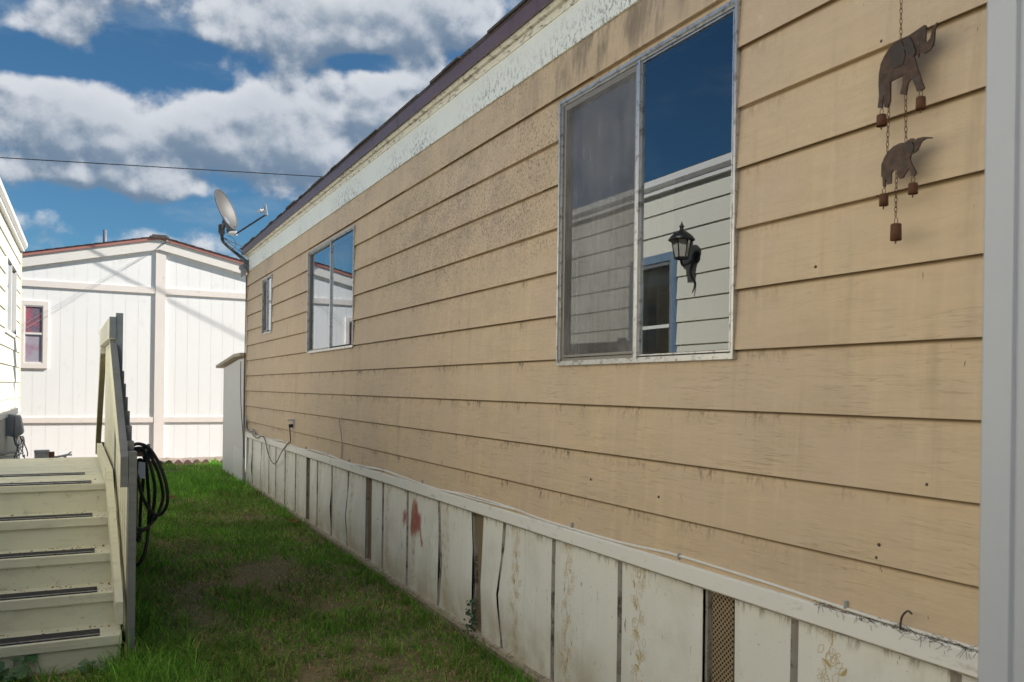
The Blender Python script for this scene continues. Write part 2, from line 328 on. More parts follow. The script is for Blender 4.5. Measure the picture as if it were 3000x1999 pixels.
def grass(g):
    nt = g.nt; at = g.n('ShaderNodeAttribute', attribute_name='col')
    tl = g.n('ShaderNodeBsdfTranslucent'); g.put(tl.inputs[0], at.outputs[0])
    mx = g.n('ShaderNodeMixShader', {0: .42, 1: g.bs.outputs[0], 2: tl.outputs[0]}); nt.links.new(mx.outputs[0], nt.nodes['Material Output'].inputs[0])
    return at.outputs[0]
mat('grass_blades', rough=.55, build=grass, spec=.25)

# ------------------------------------------------------------------ object helpers
LOC = {}
def put(o, label=None, cat=None, group=None, kind=None):
    if label: o['label'] = label
    if cat: o['category'] = cat
    if group: o['group'] = group
    if kind: o['kind'] = kind
    return o
def thing(name, loc, label, cat, group=None):
    o = bpy.data.objects.new(name, None); COL.objects.link(o); o.location = loc; o.empty_display_size = .2
    LOC[o.name] = Vector(loc); return put(o, label, cat, group)
class MB:
    """collects geometry in world coordinates"""
    def __init__(s): s.v = []; s.f = []; s.mi = []; s.sm = []
    def add(s, vs, fs, mi=0, sm=False):
        b = len(s.v); s.v += [tuple(v) for v in vs]
        for f in fs: s.f.append(tuple(b + i for i in f)); s.mi.append(mi); s.sm.append(sm)
        return s
    def box(s, lo, hi, mi=0):
        (a, b, c), (d, e, f) = lo, hi
        return s.add([(a, b, c), (d, b, c), (d, e, c), (a, e, c), (a, b, f), (d, b, f), (d, e, f), (a, e, f)],
                     [(0, 3, 2, 1), (4, 5, 6, 7), (0, 1, 5, 4), (1, 2, 6, 5), (2, 3, 7, 6), (3, 0, 4, 7)], mi)
    def hexa(s, vs, mi=0):      # 8 corners in box order
        return s.add(vs, [(0, 3, 2, 1), (4, 5, 6, 7), (0, 1, 5, 4), (1, 2, 6, 5), (2, 3, 7, 6), (3, 0, 4, 7)], mi)
    def prism(s, poly, axis, a, b, mi=0):   # poly 2D extruded on axis between a and b
        n = len(poly)
        def P(q, t): return {'x': (t, q[0], q[1]), 'y': (q[0], t, q[1]), 'z': (q[0], q[1], t)}[axis]
        vs = [P(q, a) for q in poly] + [P(q, b) for q in poly]
        return s.add(vs, [tuple(range(n)), tuple(range(2 * n - 1, n - 1, -1))] + [(i, (i + 1) % n, n + (i + 1) % n, n + i) for i in range(n)], mi)
    def tube(s, pts, r, seg=8, mi=0, closed=False, cap=True):
        pts = [Vector(p) for p in pts]; n = len(pts); rings = []
        T = [(pts[(i + 1) % n] - pts[i - 1] if closed else pts[min(i + 1, n - 1)] - pts[max(i - 1, 0)]).normalized() for i in range(n)]
        up = Vector((0, 0, 1)) if abs(T[0].z) < .9 else Vector((1, 0, 0)); nrm = (up - T[0] * up.dot(T[0])).normalized()
        vs = []
        for i in range(n):
            nrm = (nrm - T[i] * nrm.dot(T[i])).normalized(); bn = T[i].cross(nrm); rr = r[i] if isinstance(r, (list, tuple)) else r
            vs += [pts[i] + (nrm * math.cos(2 * math.pi * k / seg) + bn * math.sin(2 * math.pi * k / seg)) * rr for k in range(seg)]
        fs = [(i * seg + k, i * seg + (k + 1) % seg, ((i + 1) % n) * seg + (k + 1) % seg, ((i + 1) % n) * seg + k) for i in range(n if closed else n - 1) for k in range(seg)]
        s.add(vs, fs, mi, True)
        if cap and not closed: s.add(vs[:seg], [tuple(range(seg))], mi); s.add(vs[-seg:], [tuple(range(seg))], mi)
        return s
    def lathe(s, prof, M, seg=20, mi=0, sm=True):   # profile (r,z) about local Z, M matrix to world
        vs = [M @ Vector((r * math.cos(2 * math.pi * k / seg), r * math.sin(2 * math.pi * k / seg), z)) for r, z in prof for k in range(seg)]
        fs = [(i * seg + k, i * seg + (k + 1) % seg, (i + 1) * seg + (k + 1) % seg, (i + 1) * seg + k) for i in range(len(prof) - 1) for k in range(seg)]
        return s.add(vs, fs, mi, sm)
    def build(s, name, mats, parent=None, bevel=0.0, recalc=True, **tags):
        me = bpy.data.meshes.new(name)
        off = Vector((0, 0, 0))
        if parent is not None:
            off = LOC[parent.name]
        vs = [(v[0] - off.x, v[1] - off.y, v[2] - off.z) for v in s.v]
        bm = bmesh.new(); bv = [bm.verts.new(v) for v in vs]
        for f, mi, sm in zip(s.f, s.mi, s.sm):
            try: fc = bm.faces.new([bv[i] for i in f]); fc.material_index = mi; fc.smooth = sm
            except ValueError: pass
        if recalc: bmesh.ops.recalc_face_normals(bm, faces=bm.faces)
        if bevel: bmesh.ops.bevel(bm, geom=list(bm.edges), offset=bevel, segments=1, affect='EDGES', clamp_overlap=True)
        big = [f for f in bm.faces if len(f.verts) > 4]
        if big: bmesh.ops.triangulate(bm, faces=big)
        bm.to_mesh(me); bm.free()
        for m in (mats if isinstance(mats, (list, tuple)) else [mats]): me.materials.append(MT[m])
        o = bpy.data.objects.new(name, me); COL.objects.link(o)
        if parent is not None: o.parent = parent; LOC[o.name] = off
        else: LOC[o.name] = Vector((0, 0, 0))
        return put(o, **tags)
def bx(name, lo, hi, m, parent=None, bevel=0.0, **t): return MB().box(lo, hi).build(name, m, parent, bevel, **t)
def spline(pts, n=6, closed=False):
    P = [Vector(p) for p in pts]; N = len(P); res = []
    for i in range(N if closed else N - 1):
        a, b, c, e = (P[(i - 1) % N] if closed or i else P[i]), P[i], P[(i + 1) % N], (P[(i + 2) % N] if closed or i + 2 < N else P[(i + 1) % N])
        for k in range(n):
            t = k / n; res.append(.5 * ((2 * b) + (c - a) * t + (2 * a - 5 * b + 4 * c - e) * t * t + (3 * b - a - 3 * c + e) * t ** 3))
    if not closed: res.append(P[-1])
    return res
def cut(y0, y1, z0, z1, holes):
    """rectangles left of a strip [y0,y1]x[z0,z1] after taking out holes (ylo,yhi,zlo,zhi)"""
    segs = [(y0, y1)]; res = []
    for (a, b, c, e) in sorted(holes):
        if e <= z0 + 1e-6 or c >= z1 - 1e-6: continue
        ns = []
        for (s, t) in segs:
            if b <= s or a >= t: ns.append((s, t)); continue
            if a > s: ns.append((s, a))
            if b < t: ns.append((b, t))
            if c > z0 + .004: res.append((max(s, a), min(t, b), z0, c))
            if e < z1 - .004: res.append((max(s, a), min(t, b), e, z1))
        segs = ns
    return [(s, t, z0, z1) for s, t in segs] + res

# ------------------------------------------------------------------ ground
def gz(y): return 0.1 * min(1, max(0, (y - 4) / 9.0))
def make_ground():
    ys = [-400, -60, -12, -4, 0, 4, 7, 10, 13, 16, 20, 60, 900]; xs = [-500, -60, -14, -4, -.6, 2.6, 8, 30, 120, 600]
    vs = [(x, y, gz(y)) for y in ys for x in xs]; nx = len(xs)
    fs = [(j * nx + i, j * nx + i + 1, (j + 1) * nx + i + 1, (j + 1) * nx + i) for j in range(len(ys) - 1) for i in range(nx - 1)]
    MB().add(vs, fs).build('ground', 'lawn_soil', kind='structure')
make_ground()

# ================================================================== TAN MOBILE HOME (wall faces -x)
D = 2.21; Y0, Y1 = -3.2, 13.27; Z0, CR = 1.066, .2293
home = thing('mobile_home', (3.6, 5.0, 0), 'weathered tan lap-sided mobile home with white frieze and white metal skirting', 'mobile home')
WIN = [(2.445, 3.77, 1.725, 3.085), (7.535, 9.31, 1.97, 3.085), (11.37, 12.01, 2.32, 3.082)]
lap = .022
def siding(parent, face, sgn, y0, y1, z0, zt, ex, holes, m, joints, zfirst):
    """lap boards on a wall x=face, proud toward sgn"""
    k = 0; zlines = [zfirst] + [z0 + ex * i for i in range(60) if z0 + ex * i < zt - .02] + [zt]
    for a, b in zip(zlines[:-1], zlines[1:]):
        k += 1
        last = b >= zt - 1e-6
        for (s, t, c, e) in cut(y0, y1, a, b, holes):
            parts = [(s, t)]
            for j in joints.get(k, []):
                parts = [q for (u, v) in parts for q in ([(u, j - .0016), (j + .0016, v)] if u < j - .1 and v > j + .1 else [(u, v)])]
            for (u, v) in parts:
                def X(z): return face + sgn * (lap - (lap - .005) * (z - a) / ex)
                ov = 0 if (last or e < b - .003) else .018
                n = max(1, int((v - u) / 1.2)); mb = MB()
                ysn = [u + (v - u) * i / n for i in range(n + 1)]
                wob = [random.uniform(-.0016, .0016) for _ in ysn]; zw = [random.uniform(-.0012, .0012) for _ in ysn]
                for i in range(n):
                    vs = []
                    for (yy, w, q) in ((ysn[i], wob[i], zw[i]), (ysn[i + 1], wob[i + 1], zw[i + 1])):
                        vs += [(face, yy, c + q), (X(c) + sgn * w, yy, c + q), (X(e + ov) + sgn * (w * .3), yy, e + ov), (face, yy, e + ov)]
                    fs = [(1, 5, 6, 2), (0, 4, 5, 1), (2, 6, 7, 3)]
                    if i == 0: fs.append((0, 1, 2, 3))
                    if i == n - 1: fs.append((4, 7, 6, 5))
                    mb.add(vs, fs)
                mb.build('siding_board', m, parent, recalc=False)
joints = {11: [9.36], 10: [9.93], 7: [10.4], 5: [9.9], 3: [8.8], 1: [7.2]}
# (sheathing behind the boards, in strips round the openings)
sh = MB()
for (s, t, c, e) in cut(Y0, Y1 - .004, .86, 3.62, [(a - .005, b + .005, c_ - .005, e_ + .005) for a, b, c_, e_ in WIN]):
    sh.box((D + .003, s, c), (D + .09, t, e))
sh.build('wall_sheathing', 'old_timber', home, recalc=True)
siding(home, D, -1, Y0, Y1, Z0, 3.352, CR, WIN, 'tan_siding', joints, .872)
bx('end_wall', (D + .0, Y1 + .001, .86), (6.4, Y1 + .05, 3.7), 'tan_siding', home)
bx('corner_trim', (D - .024, Y1 - .002, .88), (D + .03, Y1 + .055, 3.36), 'tan_siding', home)
bx('rear_wall', (6.4, Y0, .0), (6.5, Y1 + .05, 3.62), 'tan_siding', home)
bx('near_end_wall', (D + .09, Y0 - .05, .0), (6.4, Y0 - .002, 3.7), 'tan_siding', home)
for (ny, nz) in ((1.783, 1.126), (1.791, 1.085), (1.798, 2.69), (3.44, 1.16), (2.90, 1.14), (4.6, 2.47), (6.1, 2.24), (6.9, 1.32), (5.2, 1.55), (10.6, 2.24), (2.05, 2.02), (1.62, 1.33)):
    MB().lathe([(0, .004), (.0045, .003), (.006, 0)], Matrix.Translation((D - lap + .004, ny, nz)) @ Matrix.Rotation(R(-90), 4, 'Y'), 8).build('nail_head', 'cobweb_debris', home)
# frieze, cornice mouldings, fascia, roof
n = 4; L = (Y1 + .06 - Y0) / n
for i in range(n): bx('frieze_board', (D - .020, Y0 + L * i + .001, 3.352), (D + .01, Y0 + L * (i + 1) - .001, 3.572), 'frieze_paint', home, .002)
mb = MB(); mb.prism([(D, 3.556), (D - .030, 3.556), (D - .036, 3.566), (D - .036, 3.590), (D - .026, 3.596), (D, 3.596)], 'y', Y0, Y1 + .10)
mb.build('bed_moulding', 'cornice_paint', home)
mb = MB(); mb.prism([(D, 3.5965), (D - .052, 3.5965), (D - .070, 3.612), (D - .074, 3.640), (D, 3.640)], 'y', Y0, Y1 + .12)
mb.build('crown_moulding', 'cornice_paint', home)
for i in range(5):
    l5 = (Y1 + .14 - Y0) / 5; a = Y0 + i * l5
    mb = MB(); mb.prism([(D - .088, 3.604), (D - .098, 3.604), (D - .098, 3.690), (D - .03, 3.690), (D - .03, 3.684), (D - .088, 3.682)], 'y', a + .0015, a + l5 - .0015)
    mb.build('drip_fascia', 'maroon_metal', home)
MB().hexa([(D - .10, Y0 - .1, 3.691), (4.4, Y0 - .1, 4.02), (4.4, Y1 + .14, 4.02), (D - .10, Y1 + .14, 3.691),
           (D - .10, Y0 - .1, 3.702), (4.4, Y0 - .1, 4.06), (4.4, Y1 + .14, 4.06), (D - .10, Y1 + .14, 3.702)]).build('roof_deck', 'shingle', home)
MB().hexa([(4.4, Y0 - .1, 4.02), (6.7, Y0 - .1, 3.69), (6.7, Y1 + .14, 3.69), (4.4, Y1 + .14, 4.02),
           (4.4, Y0 - .1, 4.06), (6.7, Y0 - .1, 3.72), (6.7, Y1 + .14, 3.72), (4.4, Y1 + .14, 4.06)]).build('roof_deck', 'shingle', home)
yy = Y0 - .1
while yy < Y1 + .13:
    w = random.uniform(.15, .32); e = min(yy + w, Y1 + .15); o = random.uniform(.100, .122); t = random.uniform(.010, .019)
    MB().hexa([(D - o, yy + .003, 3.7025), (D + .25, yy + .003, 3.7465), (D + .25, e - .003, 3.7465), (D - o, e - .003, 3.7025 - random.uniform(0, .004)),
               (D - o, yy + .003, 3.7025 + t), (D + .25, yy + .003, 3.752 + t), (D + .25, e - .003, 3.752 + t), (D - o, e - .003, 3.7025 + t)]).build('shingle', 'shingle', home)
    yy = e

# windows of the home ------------------------------------------------
def window_x(ylo, yhi, zlo, zhi, ym, screen_far, big):
    fw = .030; o = D - .030; fr = MB()
    # outer flange with stepped profile
    def ring(x0, x1, a, b, c, e, w, mb):
        mb.box((x0, a, c), (x1, b, c + w)); mb.box((x0, a, e - w), (x1, b, e))
        mb.box((x0, a, c + w), (x1, a + w, e - w)); mb.box((x0, b - w, c + w), (x1, b, e - w))
    ring(o, D + .045, ylo - .006, yhi + .006, zlo - .006, zhi + .006, .013, fr)
    ring(o + .012, D + .045, ylo + .0075, yhi - .0075, zlo + .0075, zhi - .0075, .010, fr)
    win = fr.build('window', 'aluminium', home)
    tr = MB(); ring(o + .020, D + .05, ylo + .018, yhi - .018, zlo + .018, zhi - .018, .014, tr); tr.build('track', 'aluminium_dark', win)
    MB().box((o + .004, ym - .018, zlo + .012), (o + .026, ym + .004, zhi - .012)).box((o + .010, ym + .004, zlo + .012), (o + .03, ym + .016, zhi - .012)).build('meeting_stile', 'aluminium', win)
    gx = o + .020
    if big:
        s2 = MB(); ring(o + .013, o + .024, ylo + .024, ym - .019, zlo + .024, zhi - .024, .006, s2); s2.build('sash', 'aluminium', win)
    MB().add([(gx, ylo + .02, zlo + .02), (gx, ym - .01, zlo + .02), (gx, ym - .01, zhi - .02), (gx, ylo + .02, zhi - .02)], [(3, 2, 1, 0)]).build('pane', 'window_glass', win, recalc=False)
    gx2 = o + .036
    MB().add([(gx2, ym, zlo + .02), (gx2, yhi - .02, zlo + .02), (gx2, yhi - .02, zhi - .02), (gx2, ym, zhi - .02)], [(3, 2, 1, 0)]).build('pane', 'window_glass', win, recalc=False)
    if screen_far:
        gs = o + .018; s3 = MB(); ring(gs - .003, gs + .006, ym + .017, yhi - .036, zlo + .036, zhi - .036, .012, s3); s3.build('screen_frame', 'aluminium_dark', win)
        MB().add([(gs, ym + .02, zlo + .04), (gs, yhi - .04, zlo + .04), (gs, yhi - .04, zhi - .04), (gs, ym + .02, zhi - .04)], [(0, 1, 2, 3)]).build('insect_screen', 'insect_screen', win, recalc=False)
    # dark room behind and a curtain
    rm = MB(); a, b, c, e, x0, x1 = ylo, yhi, zlo, zhi, D + .092, D + 1.1
    rm.add([(x0, a, c), (x0, b, c), (x0, b, e), (x0, a, e), (x1, a - .4, c - .5), (x1, b + .4, c - .5), (x1, b + .4, e + .1), (x1, a - .4, e + .1)],
           [(4, 5, 6, 7), (0, 4, 7, 3), (1, 5, 6, 2), (0, 1, 5, 4), (3, 2, 6, 7)]); rm.build('reveal', 'dark_room', win, recalc=False)
    if big or True:
        ca, cb = (ym - .02, yhi - .04) if big else (ym, yhi - .03)
        ct = MB(); N = 46; top = zlo + (.62 if big else 1.0) * (zhi - zlo)
        pts = []
        for i in range(N + 1):
            y = ca + (cb - ca) * i / N; x = D + .16 + .018 * math.sin(i * 1.1) + .012 * math.sin(i * .47 + 1)
            pts += [(x, y, zlo + .02), (x, y, top)]
        ct.add(pts, [(2 * i, 2 * i + 2, 2 * i + 3, 2 * i + 1) for i in range(N)], 0, True); ct.build('curtain', 'curtain', win, recalc=False)
    return win
window_x(*WIN[0], 3.085, True, True)
window_x(*WIN[1], 8.37, False, False)
window_x(*WIN[2], 11.70, True, False)

# skirting ------------------------------------------------------------
SX = D + .012
def zb(y): return gz(y) + .005
seams = [(13.20, 12.88), (12.88, 12.16), (12.16, 11.61), (11.61, 11.15), (11.15, 10.58), (10.58, 9.99), (9.99, 9.43), ('v', 9.43, 9.30), (9.30, 8.943), (8.943, 8.352), (8.352, 7.756), (7.756, 7.18),
         ('v', 7.18, 7.05), (7.05, 6.72), (6.72, 6.123), (6.123, 5.483), (5.483, 4.905), ('v', 4.905, 4.753), (4.753, 4.44), (4.44, 3.855), (3.855, 3.239), (3.239, 2.634),
         ('v', 2.634, 2.479), (2.479, 2.159), (2.159, 1.549), (1.549, .95), (.95, .36), ('v', .36, .21), (.21, -.4), (-.4, -1.0), (-1.0, -1.6), (-1.6, -2.2), (-2.2, -2.8), (-2.8, -3.2)]
BEND = {5.483: (.055, -.01), 4.905: (.045, -.03), 4.753: (-.03, .02), 4.44: (-.045, .03), 7.756: (-.02, .02), 13.20: (.02, .20), 12.88: (-.02, -.03), 12.16: (.02, 0), 8.352: (.012, .01)}
def seam_y(y, t):   # y of a seam at height fraction t (0 bottom, 1 top)
    if y not in BEND: return y + .004 * math.sin(y * 7) * math.sin(math.pi * t)
    a, b = BEND[y]; pk = 1 - abs(t - .38) / (.38 if t < .38 else .62); return y - a * max(0, pk) ** 1.15 + b * (1 - t) * .6
bm_print = None
def flower(mb, cy, cz, s, rot, x):
    def ribbon(pts, w):
        for (a, b) in zip(pts[:-1], pts[1:]):
            dy, dz_ = b[0] - a[0], b[1] - a[1]; l = math.hypot(dy, dz_) or 1; ny, nz = -dz_ / l * w, dy / l * w
            mb.add([(x, a[0] - ny, a[1] - nz), (x, b[0] - ny, b[1] - nz), (x, b[0] + ny, b[1] + nz), (x, a[0] + ny, a[1] + nz)], [(0, 1, 2, 3)])
    w = .0007
    for k in range(5):      # petals
        an = rot + k * 2 * math.pi / 5; pts = []
        for i in range(9):
            t = i / 8; r = s * (.25 + .75 * math.sin(math.pi * t) ** .8); aa = an + (t - .5) * 1.05
            pts.append((cy + r * math.cos(aa), cz + r * math.sin(aa)))
        ribbon(pts, w)
    ribbon([(cy + s * .22 * math.cos(q), cz + s * .22 * math.sin(q)) for q in [i * math.pi / 4 for i in range(9)]], w)
def leaf2(mb, cy, cz, l, rot, x, fill):
    w = .0007; A = []; B = []
    for i in range(7):
        t = i / 6; h = .26 * l * math.sin(math.pi * t) ** 1.2; c, s_ = math.cos(rot), math.sin(rot)
        A.append((cy + c * l * t - s_ * h, cz + s_ * l * t + c * h)); B.append((cy + c * l * t + s_ * h, cz + s_ * l * t - c * h))
    for P in (A, B):
        for (a, b) in zip(P[:-1], P[1:]):
            dy, dz_ = b[0] - a[0], b[1] - a[1]; q = math.hypot(dy, dz_) or 1; ny, nz = -dz_ / q * w, dy / q * w
            mb.add([(x, a[0] - ny, a[1] - nz), (x, b[0] - ny, b[1] - nz), (x, b[0] + ny, b[1] + nz), (x, a[0] + ny, a[1] + nz)], [(0, 1, 2, 3)])
    if fill: mb.add([(x, p[0], p[1]) for p in A[1:]] + [(x, cy + math.cos(rot) * l * (6 - i) / 6, cz + math.sin(rot) * l * (6 - i) / 6) for i in range(1, 6)], [tuple(range(11))])
def floral(parent, ya, yb, z0, z1, x, surf=None):
    mb = MB(); w = yb - ya; z = z0 + .02; k = 0; rr = random.Random(int(ya * 1000))
    xx = x - .0009
    while z < z1 - .05:
        side = 1 if k % 2 else -1; cy = (ya + yb) / 2 + side * w * .20; s = w * .21
        flower(mb, cy, z + s, s, rr.uniform(0, 6), xx)
        for j in range(4):
            leaf2(mb, (ya + yb) / 2 - side * w * rr.uniform(-.38, .40), z + rr.uniform(-.02, .08), w * rr.uniform(.24, .40), rr.uniform(.5, 2.6), xx - .0001 * j, rr.random() < .12)
        z += w * .62; k += 1
    pts = [((ya + yb) / 2 + w * .12 * math.sin(i * .55), z0 + .02 + (z1 - z0 - .05) * i / 44) for i in range(45)]
    for (a, b) in zip(pts[:-1], pts[1:]): mb.add([(xx, a[0] - .001, a[1]), (xx, b[0] - .001, b[1]), (xx, b[0] + .001, b[1]), (xx, a[0] + .001, a[1])], [(0, 1, 2, 3)])
    if surf: mb.v = [(surf(v[1], v[2]) - .0016 + (v[0] - xx), v[1], v[2]) for v in mb.v]
    mb.build('floral_print', 'gold_print', parent, recalc=False)
def skirt():
    for q in seams:
        vent = q[0] == 'v'; a, b = (q[1], q[2]) if vent else q      # a far, b near
        NZ = 10; zt = .832
        if vent:
            mb = MB(); vs = []
            for i in range(NZ + 1):
                t = i / NZ; z = zb((a + b) / 2) + .02 + (zt - zb(a) - .02) * t
                vs += [(SX + .020, seam_y(a, t) - .004, z), (SX + .020, seam_y(b, t) + .004, z)]
            mb.add(vs, [(2 * i, 2 * i + 1, 2 * i + 3, 2 * i + 2) for i in range(NZ)]); mb.build('vent_lattice', 'vent_lattice', home, recalc=False)
            mb = MB(); vs = []
            for i in range(NZ + 1):
                t = i / NZ; z = zb((a + b) / 2) + .02 + (zt - zb(a) - .02) * t
                vs += [(SX + .002, seam_y(a, t) + .006, z), (SX + .002, seam_y(a, t) - .022, z), (SX + .021, seam_y(a, t) - .026, z)]
            mb.add(vs, [f for i in range(NZ) for f in ((3 * i, 3 * i + 1, 3 * i + 4, 3 * i + 3), (3 * i + 1, 3 * i + 2, 3 * i + 5, 3 * i + 4))]); mb.build('vent_channel', 'seam_dirt', home, recalc=False)
            continue
        NY = 8; z_s = random.uniform(0, 6); vs = []; bow = random.uniform(-.010, .016); lean = 0
        bent = a in BEND or b in BEND
        for i in range(NZ + 1):
            t = i / NZ; ya, yb_ = seam_y(a, t) - .013, seam_y(b, t) + .013
            for j in range(NY + 1):
                s = j / NY; y = ya + (yb_ - ya) * s
                x = SX - bow * math.sin(math.pi * t) * math.sin(math.pi * s) - (.022 if bent else 0) * max(0, 1 - abs(t - .38) / .4) * (s if b in BEND else 1 - s)
                x += .0045 * math.sin(y * 23 + z_s * 1.3 + t * 9) * t * (1 - t) * 3.4 * math.sin(math.pi * s)
                if j in (0, NY): x += .010
                if a == 12.88: x += -.10 * (1 - t) * (1 - s) * 0 + .0
                z0_ = zb(y) + .035
                vs.append((x, y, z0_ + (zt - z0_) * t))
        mb = MB(); W_ = NY + 1
        mb.add(vs, [(i * W_ + j, i * W_ + j + 1, (i + 1) * W_ + j + 1, (i + 1) * W_ + j) for i in range(NZ) for j in range(NY)], 0, False)
        pan = mb.build('skirt_panel', 'skirt_metal_sprayed' if a in (6.72, 6.123) else 'skirt_metal', home, recalc=False)
        def surf(y, z):
            z0_ = zb(y) + .035; t = min(1, max(0, (z - z0_) / (zt - z0_))); ya, yb_ = seam_y(a, t) - .013, seam_y(b, t) + .013; s = min(1, max(0, (y - ya) / (yb_ - ya)))
            return (SX - bow * math.sin(math.pi * t) * math.sin(math.pi * s) - (.022 if bent else 0) * max(0, 1 - abs(t - .38) / .4) * (s if b in BEND else 1 - s)
                    + .0045 * math.sin(y * 23 + z_s * 1.3 + t * 9) * t * (1 - t) * 3.4 * math.sin(math.pi * s))
        if (a - b) > .45:
            w = .125; yc = a - .10 - w / 2
            floral(pan, yc - w / 2, yc + w / 2, zb(a) + .05, zt, SX, surf)
        # seam strip behind the near edge
        mb = MB(); vs = []
        for i in range(NZ + 1):
            t = i / NZ; z = zb(b) + .035 + (zt - zb(b) - .035) * t; y = seam_y(b, t)
            vs += [(SX + .0125, y + .022, z), (SX + .002, y + .0085, z), (SX + .002, y - .0085, z), (SX + .0125, y - .022, z)]
        mb.add(vs, [(4 * i + j, 4 * i + j + 1, 4 * i + 5 + j, 4 * i + 4 + j) for i in range(NZ) for j in range(3)]); mb.build('panel_seam', 'seam_dirt', home, recalc=False)
    # dark backing well behind, rails
    bx('skirt_backing', (SX + .10, Y0, -.02), (SX + .13, Y1, .86), 'dark_room', home)
    bx('end_skirt', (D - .005, Y1 + .004, -.02), (6.39, Y1 + .03, .859), 'skirt_metal', home)
    mb = MB(); mb.prism([(D + .01, .893), (D - .030, .889), (D - .034, .884), (D - .034, .822), (D - .028, .818), (D + .01, .818)], 'y', Y0, 13.24)
    mb.build('skirt_top_rail', 'rail_metal', home)
    mb = MB(); mb.prism([(D + .015, .8175), (D - .012, .8175), (D - .012, .808), (D + .015, .808)], 'y', Y0, 12.96); mb.build('rail_drip_edge', 'bottom_rail', home)
    for i, (a, b) in enumerate([(-3.2, 4), (4, 8.5), (8.5, 12.96)]):
        def rail(x0, x1, h0, h1): 
            return [(x0, a, gz(a) + h0), (x1, a, gz(a) + h0), (x1, b, gz(b) + h0), (x0, b, gz(b) + h0), (x0, a, gz(a) + h1), (x1, a, gz(a) + h1), (x1, b, gz(b) + h1), (x0, b, gz(b) + h1)]
        MB().hexa(rail(D - .012, D + .03, .018, .046)).build('skirt_bottom_rail', 'bottom_rail', home)
        MB().hexa(rail(D - .045, D + .03, -.03, .018)).build('base_timber', 'old_timber', home)
skirt()

# ================================================================== WHITE GABLED HOUSE (wall faces -y)
WY = 18.0; RX = 1.26; HW = 3.9
whouse = thing('white_house', (RX, 19.5, .1), 'white gabled house with vertical plank walls and blush trim', 'house')
def rz(x): return 4.28 - .226 * abs(x - RX)          # underside of rake board
PIT = .2245; gx0 = RX - HW
bx('wall_backing', (RX - HW, WY + .012, .06), (RX + HW, WY + .12, 3.38), 'groove_shadow_gap', whouse)
MB().prism([(RX - HW, 3.38), (RX + HW, 3.38), (RX, 4.26)], 'y', WY + .012, WY + .12).build('gable_backing', 'groove_shadow_gap', whouse)
WWIN = (-1.115, -.648, 1.875, 3.135)
k0 = int(math.floor((RX - HW + .898) / PIT)) - 1
for k in range(k0, k0 + 40):
    a = -.898 + PIT * k + .0013; b = a + PIT - .0026
    if a > 1.2: a, b = a + .015, b + .015
    a = max(a, RX - HW); b = min(b, RX + HW)
    if b - a < .02: continue
    bx('wall_plank', (a, WY, .07), (b, WY + .014, .852), 'white_wall_paint', whouse)
    for (s, t, c, e) in cut(a, b, .955, 3.405, [(-1.10, -.66, 1.89, 3.12)]):
        if t - s > .01: bx('wall_plank', (s, WY, c), (t, WY + .014, e), 'white_wall_paint', whouse)
    za, zb_ = rz(a), rz(b)
    MB().hexa([(a, WY, 3.51), (b, WY, 3.51), (b, WY + .014, 3.51), (a, WY + .014, 3.51), (a, WY, za + .05), (b, WY, zb_ + .05), (b, WY + .014, zb_ + .05), (a, WY + .014, za + .05)]).build('wall_plank', 'white_wall_paint', whouse)
bx('ridge_post', (1.205, WY - .032, .07), (1.392, WY + .012, 4.30), 'blush_trim_paint', whouse)
for (a, b) in ((RX - HW, 1.203), (1.394, RX + HW)):
    bx('eave_band', (a, WY - .026, 3.405), (b, WY + .012, 3.523), 'blush_trim_paint', whouse)
    bx('floor_band', (a, WY - .026, .852), (b, WY + .012, .955), 'blush_trim_paint', whouse)
for sg in (-1, 1):
    xe = RX + sg * (HW + .35)
    def slab(y0, y1, d0, d1, mt, nm):
        MB().hexa([(RX, y0, 4.28 + d0), (xe, y0, rz(xe) + d0), (xe, y1, rz(xe) + d0), (RX, y1, 4.28 + d0), (RX, y0, 4.28 + d1), (xe, y0, rz(xe) + d1), (xe, y1, rz(xe) + d1), (RX, y1, 4.28 + d1)]).build(nm, mt, whouse)
    slab(WY - .060, WY + .01, .0, .205, 'cream_trim_paint', 'rake_board')
    slab(WY - .085, WY - .061, .200, .255, 'rose_fascia', 'rake_fascia')
    slab(WY - .0605, WY + 9, .206, .262, 'shingle', 'roof_deck')
    n = 26
    for i in range(n):   # shingle butts along the rake
        u = RX + sg * (HW + .35) * i / n; v = RX + sg * (HW + .35) * (i + 1.08) / n; zc = rz(u) + .263; ze = rz(v) + .263; hh = .016 if i else .03
        MB().hexa([(u, WY - .10, zc), (v, WY - .10, ze), (v, WY + .5, ze), (u, WY + .5, zc), (u, WY - .10, zc + .004), (v, WY - .10, ze + hh), (v, WY + .5, ze + hh), (u, WY + .5, zc + .004)]).build('shingle', 'shingle', whouse)
MB().hexa([(RX - .17, WY - .11, 4.50), (RX + .17, WY - .11, 4.50), (RX + .17, WY + 9, 4.50), (RX - .17, WY + 9, 4.50), (RX - .13, WY - .11, 4.565), (RX + .13, WY - .11, 4.565), (RX + .13, WY + 9, 4.565), (RX - .13, WY + 9, 4.565)]).build('ridge_cap', 'shingle', whouse)
vp = MB(); M_ = Matrix.Translation((.30, WY + .55, 4.25)); vp.lathe([(.035, 0), (.035, .42), (.028, .42), (.028, .2)], M_, 14); vp.build('vent_pipe', 'dish_dark', whouse)
MB().lathe([(.10, .05), (.05, .16), (.036, .18)], M_, 14).build('pipe_flashing', 'rose_fascia', whouse)
